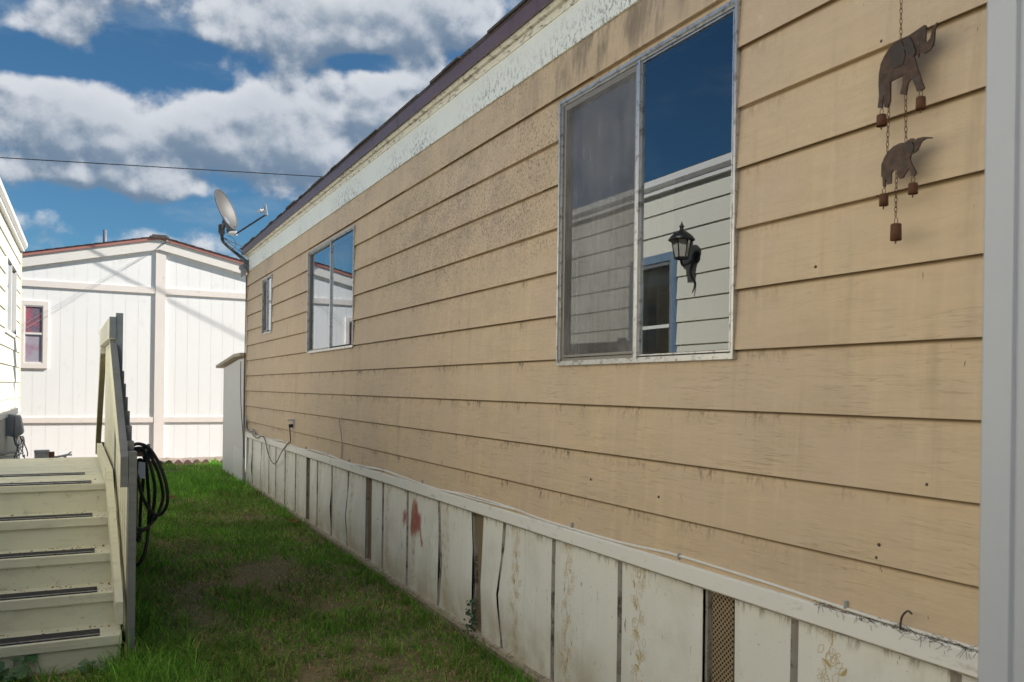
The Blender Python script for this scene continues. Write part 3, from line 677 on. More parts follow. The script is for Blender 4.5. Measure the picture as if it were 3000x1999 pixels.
# window
ww = MB(); a, b, c, e = WWIN
ww.box((a, WY - .03, c), (b, WY + .005, c + .095)).box((a, WY - .03, e - .085), (b, WY + .005, e)).box((a, WY - .03, c + .095), (a + .075, WY + .005, e - .085)).box((b - .085, WY - .03, c + .095), (b, WY + .005, e - .085))
ww = ww.build('window', 'blush_trim_paint', whouse)
fa, fb, fc, fe = a + .075, b - .085, c + .095, e - .085; mid = 2.525
fr = MB(); fr.box((fa, WY - .022, fc), (fb, WY + .02, fc + .022)).box((fa, WY - .022, fe - .022), (fb, WY + .02, fe)).box((fa, WY - .022, fc + .022), (fa + .02, WY + .02, fe - .022)).box((fb - .02, WY - .022, fc + .022), (fb, WY + .02, fe - .022)).box((fa + .02, WY - .024, mid - .018), (fb - .02, WY + .018, mid + .018))
fr.build('window_frame', 'gutter_white', ww)
MB().box((fa + .02, WY - .006, mid + .018), (fb - .02, WY + .004, fe - .022)).build('pane', 'speckled_privacy_glass', ww)
MB().box((fa + .02, WY - .004, fc + .022), (fb - .02, WY + .004, mid - .018)).build('pane', 'pebbled_lower_pane', ww)
# rest of the house body
bx('side_wall', (RX - HW, WY + .121, .05), (RX - HW + .1, WY + 9, 3.4), 'white_wall_paint', whouse)
bx('side_wall', (RX + HW - .1, WY + .121, .05), (RX + HW, WY + 9, 3.4), 'white_wall_paint', whouse)

# ================================================================== PALE HOUSE (wall faces +x)
XL = -.95; LY0, LY1 = -3.5, 15.16
pale = thing('pale_house', (-3.0, 6.0, 0), 'pale cream lap-sided house with white gutter and wooden entry steps', 'house')
DOOR = (6.80, 7.66, .93, 3.03); LWIN = (12.50, 14.15, 2.255, 3.25)
siding(pale, XL, 1, LY0, LY1, 1.375, 3.66, .2315, [DOOR, LWIN], 'pale_siding', {}, 1.19)
sh = MB()
for (s, t, c, e2) in cut(LY0, LY1 - .003, .0, 3.66, [DOOR, LWIN]): sh.box((XL - .10, s, c), (XL - .003, t, e2))
sh.build('wall_sheathing', 'pale_siding', pale)
bx('corner_trim', (XL - .02, LY1 - .001, 1.16), (XL + .03, LY1 + .05, 3.68), 'pale_edge_trim', pale)
bx('end_wall', (-5.2, LY1 - .001, 0), (XL - .021, LY1 + .04, 3.7), 'pale_siding', pale)
bx('near_end_wall', (-5.2, LY0 - .05, 0), (XL - .004, LY0 - .002, 3.7), 'pale_siding', pale)
bx('sill_band', (XL + .001, LY0, 1.145), (XL + .040, LY1 + .02, 1.222), 'gutter_white', pale)
bx('eave_soffit', (XL - .01, LY0, 3.66), (XL + .06, LY1 + .06, 3.70), 'gutter_white', pale)
mb = MB(); mb.prism([(XL + .0, 3.701), (XL + .07, 3.701), (XL + .10, 3.735), (XL + .10, 3.80), (XL + .085, 3.80), (XL + .085, 3.74), (XL, 3.74)], 'y', LY0, LY1 + .10)
mb.build('gutter', 'gutter_white', pale)
MB().hexa([(XL + .088, LY0, 3.78), (-3.1, LY0, 4.20), (-3.1, LY1 + .1, 4.20), (XL + .088, LY1 + .1, 3.78), (XL + .088, LY0, 3.812), (-3.1, LY0, 4.25), (-3.1, LY1 + .1, 4.25), (XL + .088, LY1 + .1, 3.812)]).build('roof_deck', 'shingle', pale)
MB().hexa([(-3.1, LY0, 4.20), (-5.4, LY0, 3.74), (-5.4, LY1 + .1, 3.74), (-3.1, LY1 + .1, 4.20), (-3.1, LY0, 4.25), (-5.4, LY0, 3.79), (-5.4, LY1 + .1, 3.79), (-3.1, LY1 + .1, 4.25)]).build('roof_deck', 'shingle', pale)
y = LY0
while y < LY1:      # ribbed skirting sheets
    e2 = min(y + .9, LY1); mb = MB(); n = 15; vs = []
    for i in range(n + 1):
        q = y + .002 + (e2 - y - .004) * i / n; xo = XL + .006 + (.012 if i % 2 else 0); vs += [(xo, q, -.02), (xo, q, 1.14)]
    mb.add(vs, [(2 * i, 2 * i + 2, 2 * i + 3, 2 * i + 1) for i in range(n)]); mb.build('skirt_sheet', 'rib_skirt', pale, recalc=False); y = e2
# far window
def ringx(mb, x0, x1, a, b, c, e2, w):
    mb.box((x0, a, c), (x1, b, c + w)).box((x0, a, e2 - w), (x1, b, e2)).box((x0, a, c + w), (x1, a + w, e2 - w)).box((x0, b - w, c + w), (x1, b, e2 - w)); return mb
a, b, c, e2 = LWIN
lw = ringx(MB(), XL - .05, XL + .034, a - .01, b + .01, c - .01, e2 + .01, .045).build('window', 'gutter_white', pale)
MB().box((XL - .03, (a + b) / 2 - .03, c + .03), (XL + .026, (a + b) / 2 + .03, e2 - .03)).build('meeting_stile', 'gutter_white', lw)
for (p0, p1, xx) in ((a + .03, (a + b) / 2 - .03, XL + .008), ((a + b) / 2 + .03, b - .03, XL - .004)):
    MB().add([(xx, p0, c + .03), (xx, p1, c + .03), (xx, p1, e2 - .03), (xx, p0, e2 - .03)], [(0, 1, 2, 3)]).build('pane', 'window_glass', lw, recalc=False)
MB().add([(XL - .14, a - .1, c - .1), (XL - .14, b + .1, c - .1), (XL - .14, b + .1, e2 + .1), (XL - .14, a - .1, e2 + .1)], [(3, 2, 1, 0)]).build('blind', 'curtain', lw, recalc=False)
# door with blue-grey frame
a, b, c, e2 = DOOR
dr = ringx(MB(), XL - .06, XL + .03, a + .001, b - .001, c, e2 - .001, .085).build('door', 'blue_grey_frame', pale)
ringx(MB(), XL - .04, XL + .016, a + .09, b - .09, c + .09, e2 - .09, .035).build('storm_frame', 'aluminium', dr)
MB().box((XL - .03, a + .125, 2.255), (XL + .014, b - .125, 2.29)).build('mid_rail', 'gutter_white', dr)
MB().box((XL - .03, a + .125, c + .125), (XL - .004, b - .125, 1.7)).build('kick_panel', 'blue_grey_frame', dr)
for (z0, z1) in ((1.7, 2.255), (2.29, e2 - .125)):
    MB().add([(XL - .01, a + .125, z0), (XL - .01, b - .125, z0), (XL - .01, b - .125, z1), (XL - .01, a + .125, z1)], [(0, 1, 2, 3)]).build('pane', 'window_glass', dr, recalc=False)
MB().box((XL - .3, a, c), (XL - .2, b, e2)).build('inner_door', 'dark_room', dr)
MB().tube([(XL + .02, b - .11, 1.95), (XL + .06, b - .11, 1.95), (XL + .06, b - .20, 1.95)], .009, 8).build('handle', 'aluminium', dr)

# wall lantern beside the door
lan = thing('wall_lantern', (XL, 6.52, 2.9), 'black carriage lantern with glass panes on pale house wall beside the door', 'lantern')
Lx, Ly = XL + .20, 6.50
MB().lathe([(0, .0), (.055, .0), (.062, .012), (.04, .03), (0, .034)], Matrix.Translation((XL + .012, Ly, 2.92)) @ Matrix.Rotation(R(90), 4, 'Y'), 16).build('back_plate', 'lamp_black', lan)
MB().tube(spline([(XL + .03, Ly, 2.92), (XL + .10, Ly, 2.86), (Lx - .02, Ly, 2.83), (Lx, Ly, 2.88)], 6), .013, 8).build('bracket', 'lamp_black', lan)
MB().tube(spline([(XL + .05, Ly, 2.88), (XL + .08, Ly, 2.76), (XL + .03, Ly, 2.66), (XL + .06, Ly, 2.57)], 6), [.02 - .0008 * i for i in range(19)], 8).build('tail_scroll', 'lamp_black', lan)
T = Matrix.Translation((Lx, Ly, 0)) @ Matrix.Rotation(R(30), 4, 'Z')
MB().lathe([(.045, 2.88), (.07, 2.89), (.07, 2.905), (.0, 2.905)], T, 6, sm=False).build('base_ring', 'lamp_black', lan)
MB().lathe([(.060, 2.906), (.092, 3.068)], T, 6, sm=False).build('glass_pane', 'lamp_glass', lan)
for k in range(6):
    an = R(30 + 60 * k); MB().tube([(Lx + .064 * math.cos(an), Ly + .064 * math.sin(an), 2.904), (Lx + .096 * math.cos(an), Ly + .096 * math.sin(an), 3.07)], .006, 5).build('rib', 'lamp_black', lan)
MB().lathe([(.125, 3.066), (.13, 3.075), (.105, 3.11), (.055, 3.15), (.022, 3.165), (.018, 3.19), (.026, 3.205), (.01, 3.225), (.004, 3.25), (0, 3.252)], Matrix.Translation((Lx, Ly, 0)), 18).build('cap', 'lamp_black', lan)

# ================================================================== ENTRY STEPS
steps = thing('entry_steps', (-.35, 6.4, 0), 'cream painted wooden entry steps and landing with grey topped railing', 'steps')
def sx(y): return -(y - 5.2) * .045 if y < 6.12 else -.0414 - (y - 6.12) * .0113
HR, TR = .183, .265
for k in range(4):
    zt = .20 + HR * k; yn = 5.12 + TR * k; xr = .195 if k == 0 else .19 - TR * k * .045
    bx('riser', (XL + .03, yn + .022, max(zt - HR, .0) + (.0 if k == 0 else -.002)), (xr - .003, yn + .042, zt - .056), 'cream_deck_paint', steps)
    bx('tread', (XL + .025, yn, zt - .056), (xr, yn + TR + .035, zt), 'cream_deck_paint', steps, .004)
    gp = bx('grip_strip', (XL + .03, yn + .020, zt + .0008), (.085 - .013 * k, yn + .160, zt + .0045), 'grip_rubber', steps)
    bx('grip_edge', (XL + .03, yn + .036, zt + .0008), (.085 - .013 * k, yn + .048, zt + .0065), 'aluminium', gp)
yn = 5.12 + TR * 4; zt = .932
bx('riser', (XL + .03, yn + .022, zt - HR - .002), (.135, yn + .042, zt - .042), 'cream_deck_paint', steps)
n = 15; w = (8.45 - yn) / n
for i in range(n): bx('deck_board', (XL + .025, yn + w * i + .002, zt - .042 + random.uniform(-.001, .001)), (.15 + sx(yn + w * i) + .03 - (.0), yn + w * (i + 1) - .002, zt + random.uniform(-.0015, .0015)), 'cream_deck_paint', steps, .003)
for (ya, xe) in ((yn, .04), (yn + .60, .0)):
    gp = bx('grip_strip', (XL + .03, ya + .022, zt + .0025), (xe, ya + .160, zt + .0065), 'grip_rubber', steps)
    bx('grip_edge', (XL + .03, ya + .036, zt + .0025), (xe, ya + .048, zt + .0085), 'aluminium', gp)
def slopebox(name, x0, x1, ya, za, yb_, zb2, th, mats, inner=True, slant=True):
    """board between (ya,za top) and (yb,zb top), vertical end cuts; -x face cream, others grey"""
    mb = MB(); d0, d1 = sx(ya), sx(yb_)
    v = [(x0 + d0, ya, za - th), (x1 + d0, ya, za - th), (x1 + d1, yb_, zb2 - th), (x0 + d1, yb_, zb2 - th), (x0 + d0, ya, za), (x1 + d0, ya, za), (x1 + d1, yb_, zb2), (x0 + d1, yb_, zb2)]
    mb.add(v, [(0, 3, 2, 1)], 0); mb.add(v, [(4, 5, 6, 7)], 1); mb.add(v, [(0, 1, 5, 4)], 1); mb.add(v, [(1, 2, 6, 5)], 1); mb.add(v, [(2, 3, 7, 6)], 1); mb.add(v, [(3, 0, 4, 7)], 0)
    return mb.build(name, mats, steps)
CG = ['cream_deck_paint', 'grey_deck_paint']; CC = ['cream_deck_paint', 'cream_deck_paint']; CB = ['pale_rail_paint', 'blue_grey_post_paint']
# near newel, top post, handrails
slopebox('newel_post', .222, .264, 5.20, 1.21, 5.29, 1.21, 1.21, ['grey_deck_paint', 'grey_deck_paint'])
slopebox('landing_post', .213, .256, 6.12, 2.065, 6.21, 2.065, 2.065, CB)
slopebox('handrail', .178, .219, 5.20, 1.182, 6.16, 1.892, .172, CG)
slopebox('landing_rail', .174, .213, 6.115, 2.038, 8.45, 2.075, .140, CB)
slopebox('bottom_rail', .162, .202, 5.20, .362, 6.10, 1.04, .125, CC)
slopebox('bottom_rail', .160, .200, 6.10, 1.04, 8.40, 1.06, .095, CC)
slopebox('far_handrail', .183, .230, 8.455, 2.02, 10.0, .99, .15, ['weathered_shaded_underside', 'pale_rail_paint'])
slopebox('far_post', .232, .270, 8.46, 2.0, 8.55, 2.0, 1.95, CG); slopebox('far_post', .232, .270, 9.93, .97, 10.0, .97, .9, CG)
# pickets
y = 5.295; i = 0
while y < 8.42:
    w = .125; e2 = y + w
    def top(q): return (1.155 + (q - 5.2) * .70) if q < 6.12 else 1.93
    if e2 > 6.12 and y < 6.12: e2 = 6.115
    d0, d1 = sx(y), sx(e2); x0, x1 = .222, (.256 if y < 6.12 else .246); zl = .03
    za = ze = (1.236 + (y - 5.25) * .60) if y < 6.12 else 1.93
    mb = MB(); v = [(x0 + d0, y, zl), (x1 + d0, y, zl), (x1 + d1, e2, zl), (x0 + d1, e2, zl), (x0 + d0, y, za), (x1 + d0, y, za), (x1 + d1, e2, ze), (x0 + d1, e2, ze)]
    mb.add(v, [(3, 0, 4, 7)], 0); mb.add(v, [(0, 3, 2, 1), (4, 5, 6, 7), (0, 1, 5, 4), (1, 2, 6, 5), (2, 3, 7, 6)], 1)
    mb.build('picket', CG, steps); y = max(e2, y + w) + .014; i += 1
    if 6.08 < y < 6.22: y = 6.222
for k in range(4):   # steps down the far side
    bx('tread', (XL + .025, 8.46 + TR * k, .932 - HR * (k + 1) - .042), (.05, 8.46 + TR * (k + 1) + .03, .932 - HR * (k + 1)), 'cream_deck_paint', steps)
    bx('riser', (XL + .03, 8.452 + TR * k, .932 - HR * (k + 1)), (.045, 8.459 + TR * k, .932 - HR * k - .043), 'cream_deck_paint', steps)

mb = MB(); rr = random.Random(8)
for i in range(150):
    k = rr.randrange(5); yy = 5.12 + TR * k + rr.choice((rr.uniform(.01, .04), rr.uniform(.17, .255))); xx = rr.uniform(-.5, .15); zz = .2015 + HR * k; l = rr.uniform(.004, .016); an = rr.uniform(0, 3.1)
    mb.tube([(xx, yy, zz + .001), (xx + l * math.cos(an), yy + l * .6 * math.sin(an), zz + rr.uniform(.001, .004))], rr.uniform(.0012, .0028), 4)
put(mb.build('step_litter', 'dead_leaf', recalc=False), 'dry leaf crumbs and twigs scattered on the cream steps', 'litter', kind='stuff')
# black hose hung on the railing
hose = thing('rubber_hose', (.33, 6.0, 1.15), 'coiled black rubber hose hung from a peg on the grey railing', 'hose')
HL = [[(0.2761, 1.1963), (0.3162, 1.2037), (0.3686, 1.1788), (0.4102, 1.1208), (0.4463, 1.0435), (0.4771, 0.9404), (0.4885, 0.8377), (0.4762, 0.7745), (0.4443, 0.7328), (0.4091, 0.7399), (0.3676, 0.7928), (0.3258, 0.8958), (0.3044, 0.9975), (0.26, 1.092), (0.25, 1.161)],
 [(0.26, 1.16), (0.3224, 1.1702), (0.3517, 1.1412), (0.3756, 1.0837), (0.3952, 1.007), (0.4109, 0.9176), (0.4093, 0.816), (0.3966, 0.7088), (0.3695, 0.6408), (0.3231, 0.6437), (.27, .70), (.25, .9), (.24, 1.08)],
 [(.26, 1.15), (0.3455, 1.1729), (0.3779, 1.1343), (0.412, 1.0636), (0.4424, 0.98), (0.4612, 0.89), (0.4656, 0.8261), (0.4385, 0.7319), (0.3953, 0.674), (0.3607, 0.6477), (.30, .62), (.26, .75), (.245, 1.0)],
 [(.27, 1.13), (0.3169, 1.1483), (0.3403, 1.1288), (0.3597, 1.0588), (0.3727, 0.9445), (0.3822, 0.8364), (0.3835, 0.7286), (0.3789, 0.6275), (0.3663, 0.5207), (0.3429, 0.4467), (0.3174, 0.4078), (0.27, 0.4254), (.25, .6), (.25, .95)],
 [(0.3349, 1.0911), (0.3427, 1.0277), (0.3438, 0.9329), (0.3363, 0.8386), (0.3321, 0.7126), (0.331, 0.618), (0.3299, 0.5644), (0.3155, 0.5654), (0.3037, 0.6324), (0.3035, 0.7457), (0.3042, 0.8716), (0.3061, 0.9974), (.31, 1.08)]]
for k, l in enumerate(HL):
    pts = [(x, 6.0 + (k - 2) * .026 + .03 * math.sin(j * .9 + k), z) for j, (x, z) in enumerate(l)]
    MB().tube(spline(pts, 5, True), .0112, 9, closed=True).build('hose_loop', 'rubber_hose', hose)
bx('peg', (.19, 5.985, 1.12), (.352, 6.02, 1.15), 'old_timber', hose)
MB().tube([(.345, 6.0, 1.12), (.375, 5.98, 1.20)], .011, 6).build('peg_tip', 'weathered_cap', hose)
MB().hexa([(.305, 5.93, .985), (.352, 5.925, .98), (.352, 5.927, .98), (.305, 5.932, .985), (.312, 5.94, 1.09), (.35, 5.935, 1.085), (.35, 5.937, 1.085), (.312, 5.942, 1.09)]).build('paper_tag', 'paper_tag', hose)

# ================================================================== SATELLITE DISH
dish = thing('satellite_dish', (2.15, 13.2, 3.4), 'grey satellite dish on a bent mast clamped to the tan home roof corner', 'satellite dish')
nrm = Vector((.74, -.56, .36)).normalized(); ctr = Vector((1.845, 13.13, 4.245))
up = (Vector((0, 0, 1)) - nrm * nrm.z).normalized(); sd = up.cross(nrm)
def DM(lx, ly, lz): return ctr + sd * lx + up * ly + nrm * lz
def dish_mesh():
    mb = MB(); NR, NS = 7, 40; A, B = .255, .315
    for side in (0, 1):
        vs = [DM(0, 0, -.075 - side * .006)]
        for i in range(1, NR + 1):
            r = i / NR
            for k in range(NS):
                an = 2 * math.pi * k / NS; vs.append(DM(A * r * math.cos(an), B * r * math.sin(an), -.075 * (1 - r * r) - side * .006))
        fs = [(0, 1 + k, 1 + (k + 1) % NS) for k in range(NS)] + [(1 + (i - 1) * NS + k, 1 + i * NS + k, 1 + i * NS + (k + 1) % NS, 1 + (i - 1) * NS + (k + 1) % NS) for i in range(1, NR) for k in range(NS)]
        mb.add(vs, fs, side, True)
    rim = [DM(A * math.cos(2 * math.pi * k / 60), B * math.sin(2 * math.pi * k / 60), -.004) for k in range(60)]
    mb.tube(rim, .008, 6, 0, True)
    return mb
dish_mesh().build('reflector', ['dish_grey', 'dish_dark'], dish, recalc=False)
bk = Vector((1.80, 13.26, 3.98))
MB().tube(spline([(2.20, 13.22, 3.455), (2.00, 13.235, 3.62), (1.83, 13.25, 3.765), (1.803, 13.26, 3.86), (1.80, 13.26, 4.02)], 5), .024, 12).build('mast', 'dish_grey', dish)
MB().tube([(2.20, 13.22, 3.455), (2.075, 13.23, 3.56)], .030, 12).build('mast_sleeve', 'dish_dark', dish)
MB().box((1.765, 13.22, 3.88), (1.84, 13.30, 4.03)).box((1.745, 13.205, 3.90), (1.77, 13.235, 4.02)).build('clamp', 'dish_dark', dish)
MB().tube([(1.81, 13.25, 3.97), tuple(DM(-.02, -.17, -.085))], .035, 8).box((1.86, 13.12, 3.90), (1.985, 13.22, 4.0)).build('backing_bracket', 'dish_dark', dish)
MB().hexa([tuple(DM(a, b, c)) for (a, b, c) in ((-.07, -.31, -.02), (.07, -.31, -.02), (.07, -.31, -.07), (-.07, -.31, -.07), (-.045, -.10, -.062), (.045, -.10, -.062), (.045, -.10, -.09), (-.045, -.10, -.09))]).build('foot_plate', 'dish_dark', dish)
a0 = Vector((1.955, 13.06, 3.86)); a1 = Vector((2.37, 12.80, 4.165))
MB().tube([a0, a1], .014, 8).build('feed_arm', 'dish_grey', dish)
MB().tube([a0 + Vector((-.07, .04, .02)), a0 + Vector((.03, -.018, .02))], .030, 8).build('arm_socket', 'plastic_white', dish)
MB().hexa([(2.345, 12.79, 4.15), (2.39, 12.78, 4.15), (2.39, 12.83, 4.15), (2.345, 12.83, 4.15), (2.33, 12.79, 4.31), (2.36, 12.78, 4.31), (2.36, 12.83, 4.31), (2.33, 12.83, 4.31)]).build('receiver_body', 'galvanised', dish, .004)
MB().lathe([(0, 0), (.012, 0), (.014, .03), (.030, .035), (.034, .075), (.026, .09), (0, .092)], Matrix.Translation((2.335, 12.80, 4.235)) @ (-nrm).to_track_quat('Z', 'Y').to_matrix().to_4x4(), 14).build('feed_horn', 'plastic_white', dish)
for e_ in ((2.235, 13.13, 3.655), (2.12, 13.10, 3.575)):
    MB().tube([(1.83, 13.255, 3.83), e_], .007, 6).build('strut', 'dish_dark', dish)
MB().tube(spline([(1.82, 13.24, 3.80), (1.86, 13.2, 3.74), (1.95, 13.2, 3.68), (2.0, 13.2, 3.72), (1.97, 13.18, 3.82), (1.88, 13.18, 3.86)], 6), .004, 5).build('coax_loop', 'black_cable', dish)
pl = MB(); pl.lathe([(0, -.006), (.085, -.006), (.085, .006), (0, .006)], Matrix.Translation((2.195, 13.19, 3.43)) @ Matrix.Rotation(R(90), 4, 'X'), 18, sm=False); pl.box((2.165, 13.17, 3.35), (2.186, 13.33, 3.52)); pl.build('wall_plate', 'dish_dark', dish)
pl = MB(); pl.lathe([(0, -.008), (.05, -.008), (.05, .008), (0, .008)], Matrix.Translation((2.10, 13.24, 3.40)) @ Matrix.Rotation(R(90), 4, 'X'), 16, sm=False); pl.hexa([(2.085, 13.23, 3.25), (2.16, 13.23, 3.29), (2.16, 13.27, 3.29), (2.085, 13.27, 3.25), (2.08, 13.23, 3.38), (2.17, 13.23, 3.36), (2.17, 13.27, 3.36), (2.08, 13.27, 3.38)]); pl.build('pivot_plate', 'galvanised', dish)

# ================================================================== CORRUGATED LEAN-TO AT THE FAR CORNER
shed = thing('corrugated_shed', (2.8, 14.5, .1), 'low corrugated metal shed with weathered cap against the tan home end', 'shed')
mb = MB(); ya, yb2 = 13.36, 15.62; vs = []
def sht(y): return 2.055 if y < 13.95 else 2.055 - (y - 13.95) * .07
prof = [(q, o_) for k_ in range(27) for q, o_ in ((k_ / 27 + .0, 0), ((k_ + .62) / 27, 0), ((k_ + .72) / 27, .022), ((k_ + .84) / 27, .022), ((k_ + .94) / 27, 0))] + [(1, 0)]
n = len(prof) - 1
for q, o_ in prof:
    y = ya + (yb2 - ya) * q; vs += [(2.185 + o_, y, .08), (2.185 + o_, y, sht(y) - .03)]
mb.add(vs, [(2 * i, 2 * i + 2, 2 * i + 3, 2 * i + 1) for i in range(n)]); mb.build('corrugated_sheet', 'corrugated_metal', shed, recalc=False)
mb = MB(); n = 40; vs = []
for i in range(n + 1):
    x = 2.19 + 1.4 * i / n; yo = yb2 + .010 * (1 if i % 4 in (1, 2) else -1); vs += [(x, yo, .08), (x, yo, 1.93)]
mb.add(vs, [(2 * i, 2 * i + 2, 2 * i + 3, 2 * i + 1) for i in range(n)]); mb.build('corrugated_sheet', 'corrugated_metal', shed, recalc=False)
bx('lower_patch_panel', (2.162, 13.35, .08), (2.176, 14.28, .62), 'corrugated_metal', shed)
bx('corner_angle', (2.165, 13.34, .10), (2.20, 13.385, 2.03), 'galvanised', shed)
pr = []
MB().prism([(13.30, 2.058), (13.95, 2.058), (16.0, 1.915), (16.0, 1.962), (13.95, 2.105), (13.30, 2.105)], 'x', 2.10, 3.6).build('roof_cap', 'weathered_cap', shed)

# ================================================================== WIND CHIME
ch = thing('elephant_wind_chime', (2.13, 1.66, 2.1), 'rusty metal wind chime of two elephants with bells hanging on tan siding', 'wind chime')
E1 = [(1.6803, 2.6413), (1.6996, 2.638), (1.7206, 2.6248), (1.7356, 2.6092), (1.7477, 2.5897), (1.7535, 2.5626), (1.7544, 2.526), (1.7518, 2.4961), (1.7565, 2.4606), (1.7409, 2.4539), (1.738, 2.484), (1.7363, 2.4979), (1.7332, 2.4558), (1.7224, 2.45), (1.712, 2.4683), (1.7123, 2.5256), (1.6979, 2.5274), (1.683, 2.529), (1.6698, 2.5323), (1.6708, 2.5071), (1.6792, 2.4776), (1.6586, 2.4695), (1.6532, 2.5014), (1.6447, 2.5114), (1.636, 2.5035), (1.6285, 2.4859), (1.6226, 2.4684), (1.607, 2.4661), (1.5982, 2.4713), (1.6074, 2.4917), (1.6133, 2.5112), (1.6222, 2.5368), (1.6312, 2.5676), (1.6325, 2.5756), (1.6234, 2.5762), (1.6212, 2.5667), (1.6179, 2.5667), (1.6172, 2.5765), (1.6002, 2.5693), (1.5836, 2.5734), (1.5728, 2.5844), (1.5682, 2.6024), (1.568, 2.627), (1.5579, 2.6416), (1.5615, 2.6447), (1.5763, 2.6326), (1.5814, 2.6073), (1.5895, 2.6004), (1.5974, 2.6057), (1.5952, 2.6473), (1.6009, 2.6525), (1.6239, 2.6469), (1.6467, 2.6416), (1.6641, 2.6404)]
E1ear = [(1.6466, 2.6339), (1.6638, 2.6224), (1.6665, 2.608), (1.6517, 2.5874), (1.6341, 2.5712), (1.6258, 2.5834), (1.6348, 2.6118)]
E1cloth = [(1.6758, 2.6345), (1.6995, 2.6302), (1.7173, 2.6132), (1.7014, 2.5583), (1.6688, 2.5627), (1.6603, 2.5854), (1.6682, 2.6189)]
E2 = [(1.6585, 2.3302), (1.677, 2.3327), (1.6984, 2.3289), (1.7173, 2.3184), (1.7308, 2.3029), (1.7402, 2.2839), (1.7405, 2.2485), (1.7354, 2.2446), (1.7345, 2.2189), (1.7294, 2.2127), (1.7259, 2.2171), (1.7253, 2.2346), (1.7209, 2.2348), (1.7193, 2.2199), (1.7059, 2.2208), (1.7053, 2.2501), (1.6973, 2.2588), (1.6876, 2.2554), (1.683, 2.2347), (1.6775, 2.2277), (1.6643, 2.2289), (1.6607, 2.2355), (1.652, 2.2461), (1.6437, 2.2499), (1.6387, 2.2278), (1.6278, 2.225), (1.6215, 2.2331), (1.6282, 2.2464), (1.6374, 2.2644), (1.6428, 2.2771), (1.6397, 2.29), (1.6314, 2.2926), (1.6187, 2.2958), (1.6118, 2.3092), (1.6048, 2.3198), (1.5918, 2.3236), (1.5707, 2.3198), (1.5732, 2.3231), (1.5995, 2.331), (1.6172, 2.332), (1.6274, 2.329), (1.6326, 2.3356), (1.6404, 2.337), (1.6507, 2.3339)]
E2ear = [(1.6507, 2.3293), (1.653, 2.3116), (1.6449, 2.2959), (1.632, 2.295), (1.6271, 2.3096), (1.6351, 2.3276)]
CXx = 2.13
e1 = MB().prism(E1, 'x', CXx - .003, CXx + .003).build('elephant', 'patinated_iron', ch)
MB().prism(E1ear, 'x', CXx - .0065, CXx - .0032).build('ear', 'patinated_iron_blue', e1); MB().prism(E1cloth, 'x', CXx - .0055, CXx - .0032).build('saddle_cloth', 'patinated_iron_blue', e1)
MB().lathe([(0, 0), (.0035, 0), (.0028, .002), (0, .003)], Matrix.Translation((CXx - .003, 1.618, 2.607)) @ Matrix.Rotation(R(-90), 4, 'Y'), 8).build('eye', 'dish_dark', e1)
e2_ = MB().prism(E2, 'x', CXx - .003, CXx + .003).build('elephant', 'patinated_iron', ch)
MB().prism(E2ear, 'x', CXx - .006, CXx - .0032).build('ear', 'patinated_iron_blue', e2_)
def chain(p, q, ll=.019):
    p, q = Vector(p), Vector(q); n = max(1, round((q - p).length / (ll * .78))); mb = MB(); dv = (q - p) / n
    t = dv.normalized(); s1 = t.orthogonal().normalized(); s2 = t.cross(s1)
    for i in range(n):
        c = p + dv * (i + .5); sdv = (s1 if i % 2 else s2)
        sdv = Vector((0.35, 1, 0)).normalized() if i % 2 else Vector((1, -.35, 0)).normalized()
        mb.tube([c + t * (dv.length * .62 * math.cos(an)) + sdv * (.0038 * math.sin(an)) for an in [2 * math.pi * k / 10 for k in range(10)]], .00105, 5, 0, True)
    mb.build('chain', 'rusty_bell', ch)
chain((CXx, 1.682, 3.12), (CXx, 1.6803, 2.6413)); chain((CXx, 1.7175, 2.4673), (CXx, 1.7222, 2.3185)); chain((CXx, 1.6615, 2.4696), (CXx, 1.658, 2.3301)); chain((CXx, 1.6887, 2.2603), (CXx, 1.6898, 2.1189))
MB().tube(spline([(D, 1.682, 3.14), (CXx + .01, 1.682, 3.14), (CXx - .006, 1.682, 3.128), (CXx, 1.682, 3.116)], 5), .002, 6).build('hook', 'rusty_bell', ch)
for (y, z, r, h) in [(1.7437, 2.4358, 0.0151, 0.0343), (1.611, 2.449, 0.0138, 0.0353), (1.7319, 2.1943, 0.0135, 0.0355), (1.6327, 2.206, 0.0136, 0.0319), (1.6881, 2.097, 0.0162, 0.0488)]:
    b_ = MB().lathe([(0, 0), (r * .8, 0), (r * .94, -.002), (r, -h), (r * .9, -h), (r * .85, -.003), (0, -.003)], Matrix.Translation((CXx, y, z)), 18).build('bell', 'rusty_bell', ch)
    MB().tube([(CXx, y + .006 * math.cos(q), z + .009 + .009 * math.sin(q)) for q in [2 * math.pi * k / 10 for k in range(10)]], .0011, 5, 0, True).build('ring', 'rusty_bell', b_)
    MB().tube([(CXx, y, z - h * .4), (CXx, y + .001, z - h - .010)], .0022, 6).build('clapper', 'rusty_bell', b_)

# ================================================================== WHITE PORCH POST close to the camera
post = thing('porch_post', (1.30, .77, 0), 'white grooved porch post standing in front of the tan siding', 'post')
k = 1.30; px0, py1 = .953 * k, .636 * k; py0 = py1 - .10; px1 = px0 + .09
pr = [(px0, py0), (px0, py0 + .040), (px0 + .006, py0 + .043), (px0 + .006, py0 + .047), (px0, py0 + .050), (px0, py1 - .005), (px0 + .005, py1), (px1 - .005, py1), (px1, py1 - .005), (px1, py0 + .005), (px1 - .005, py0), (px0 + .005, py0)]
MB().prism(pr, 'z', .03, 2.9).build('shaft', 'post_white', post)
bx('base_block', (px0 - .02, py0 - .02, -.01), (px1 + .02, py1 + .02, .03), 'post_white', post); bx('cap_block', (px0 - .02, py0 - .02, 2.9), (px1 + .02, py1 + .02, 2.94), 'post_white', post)

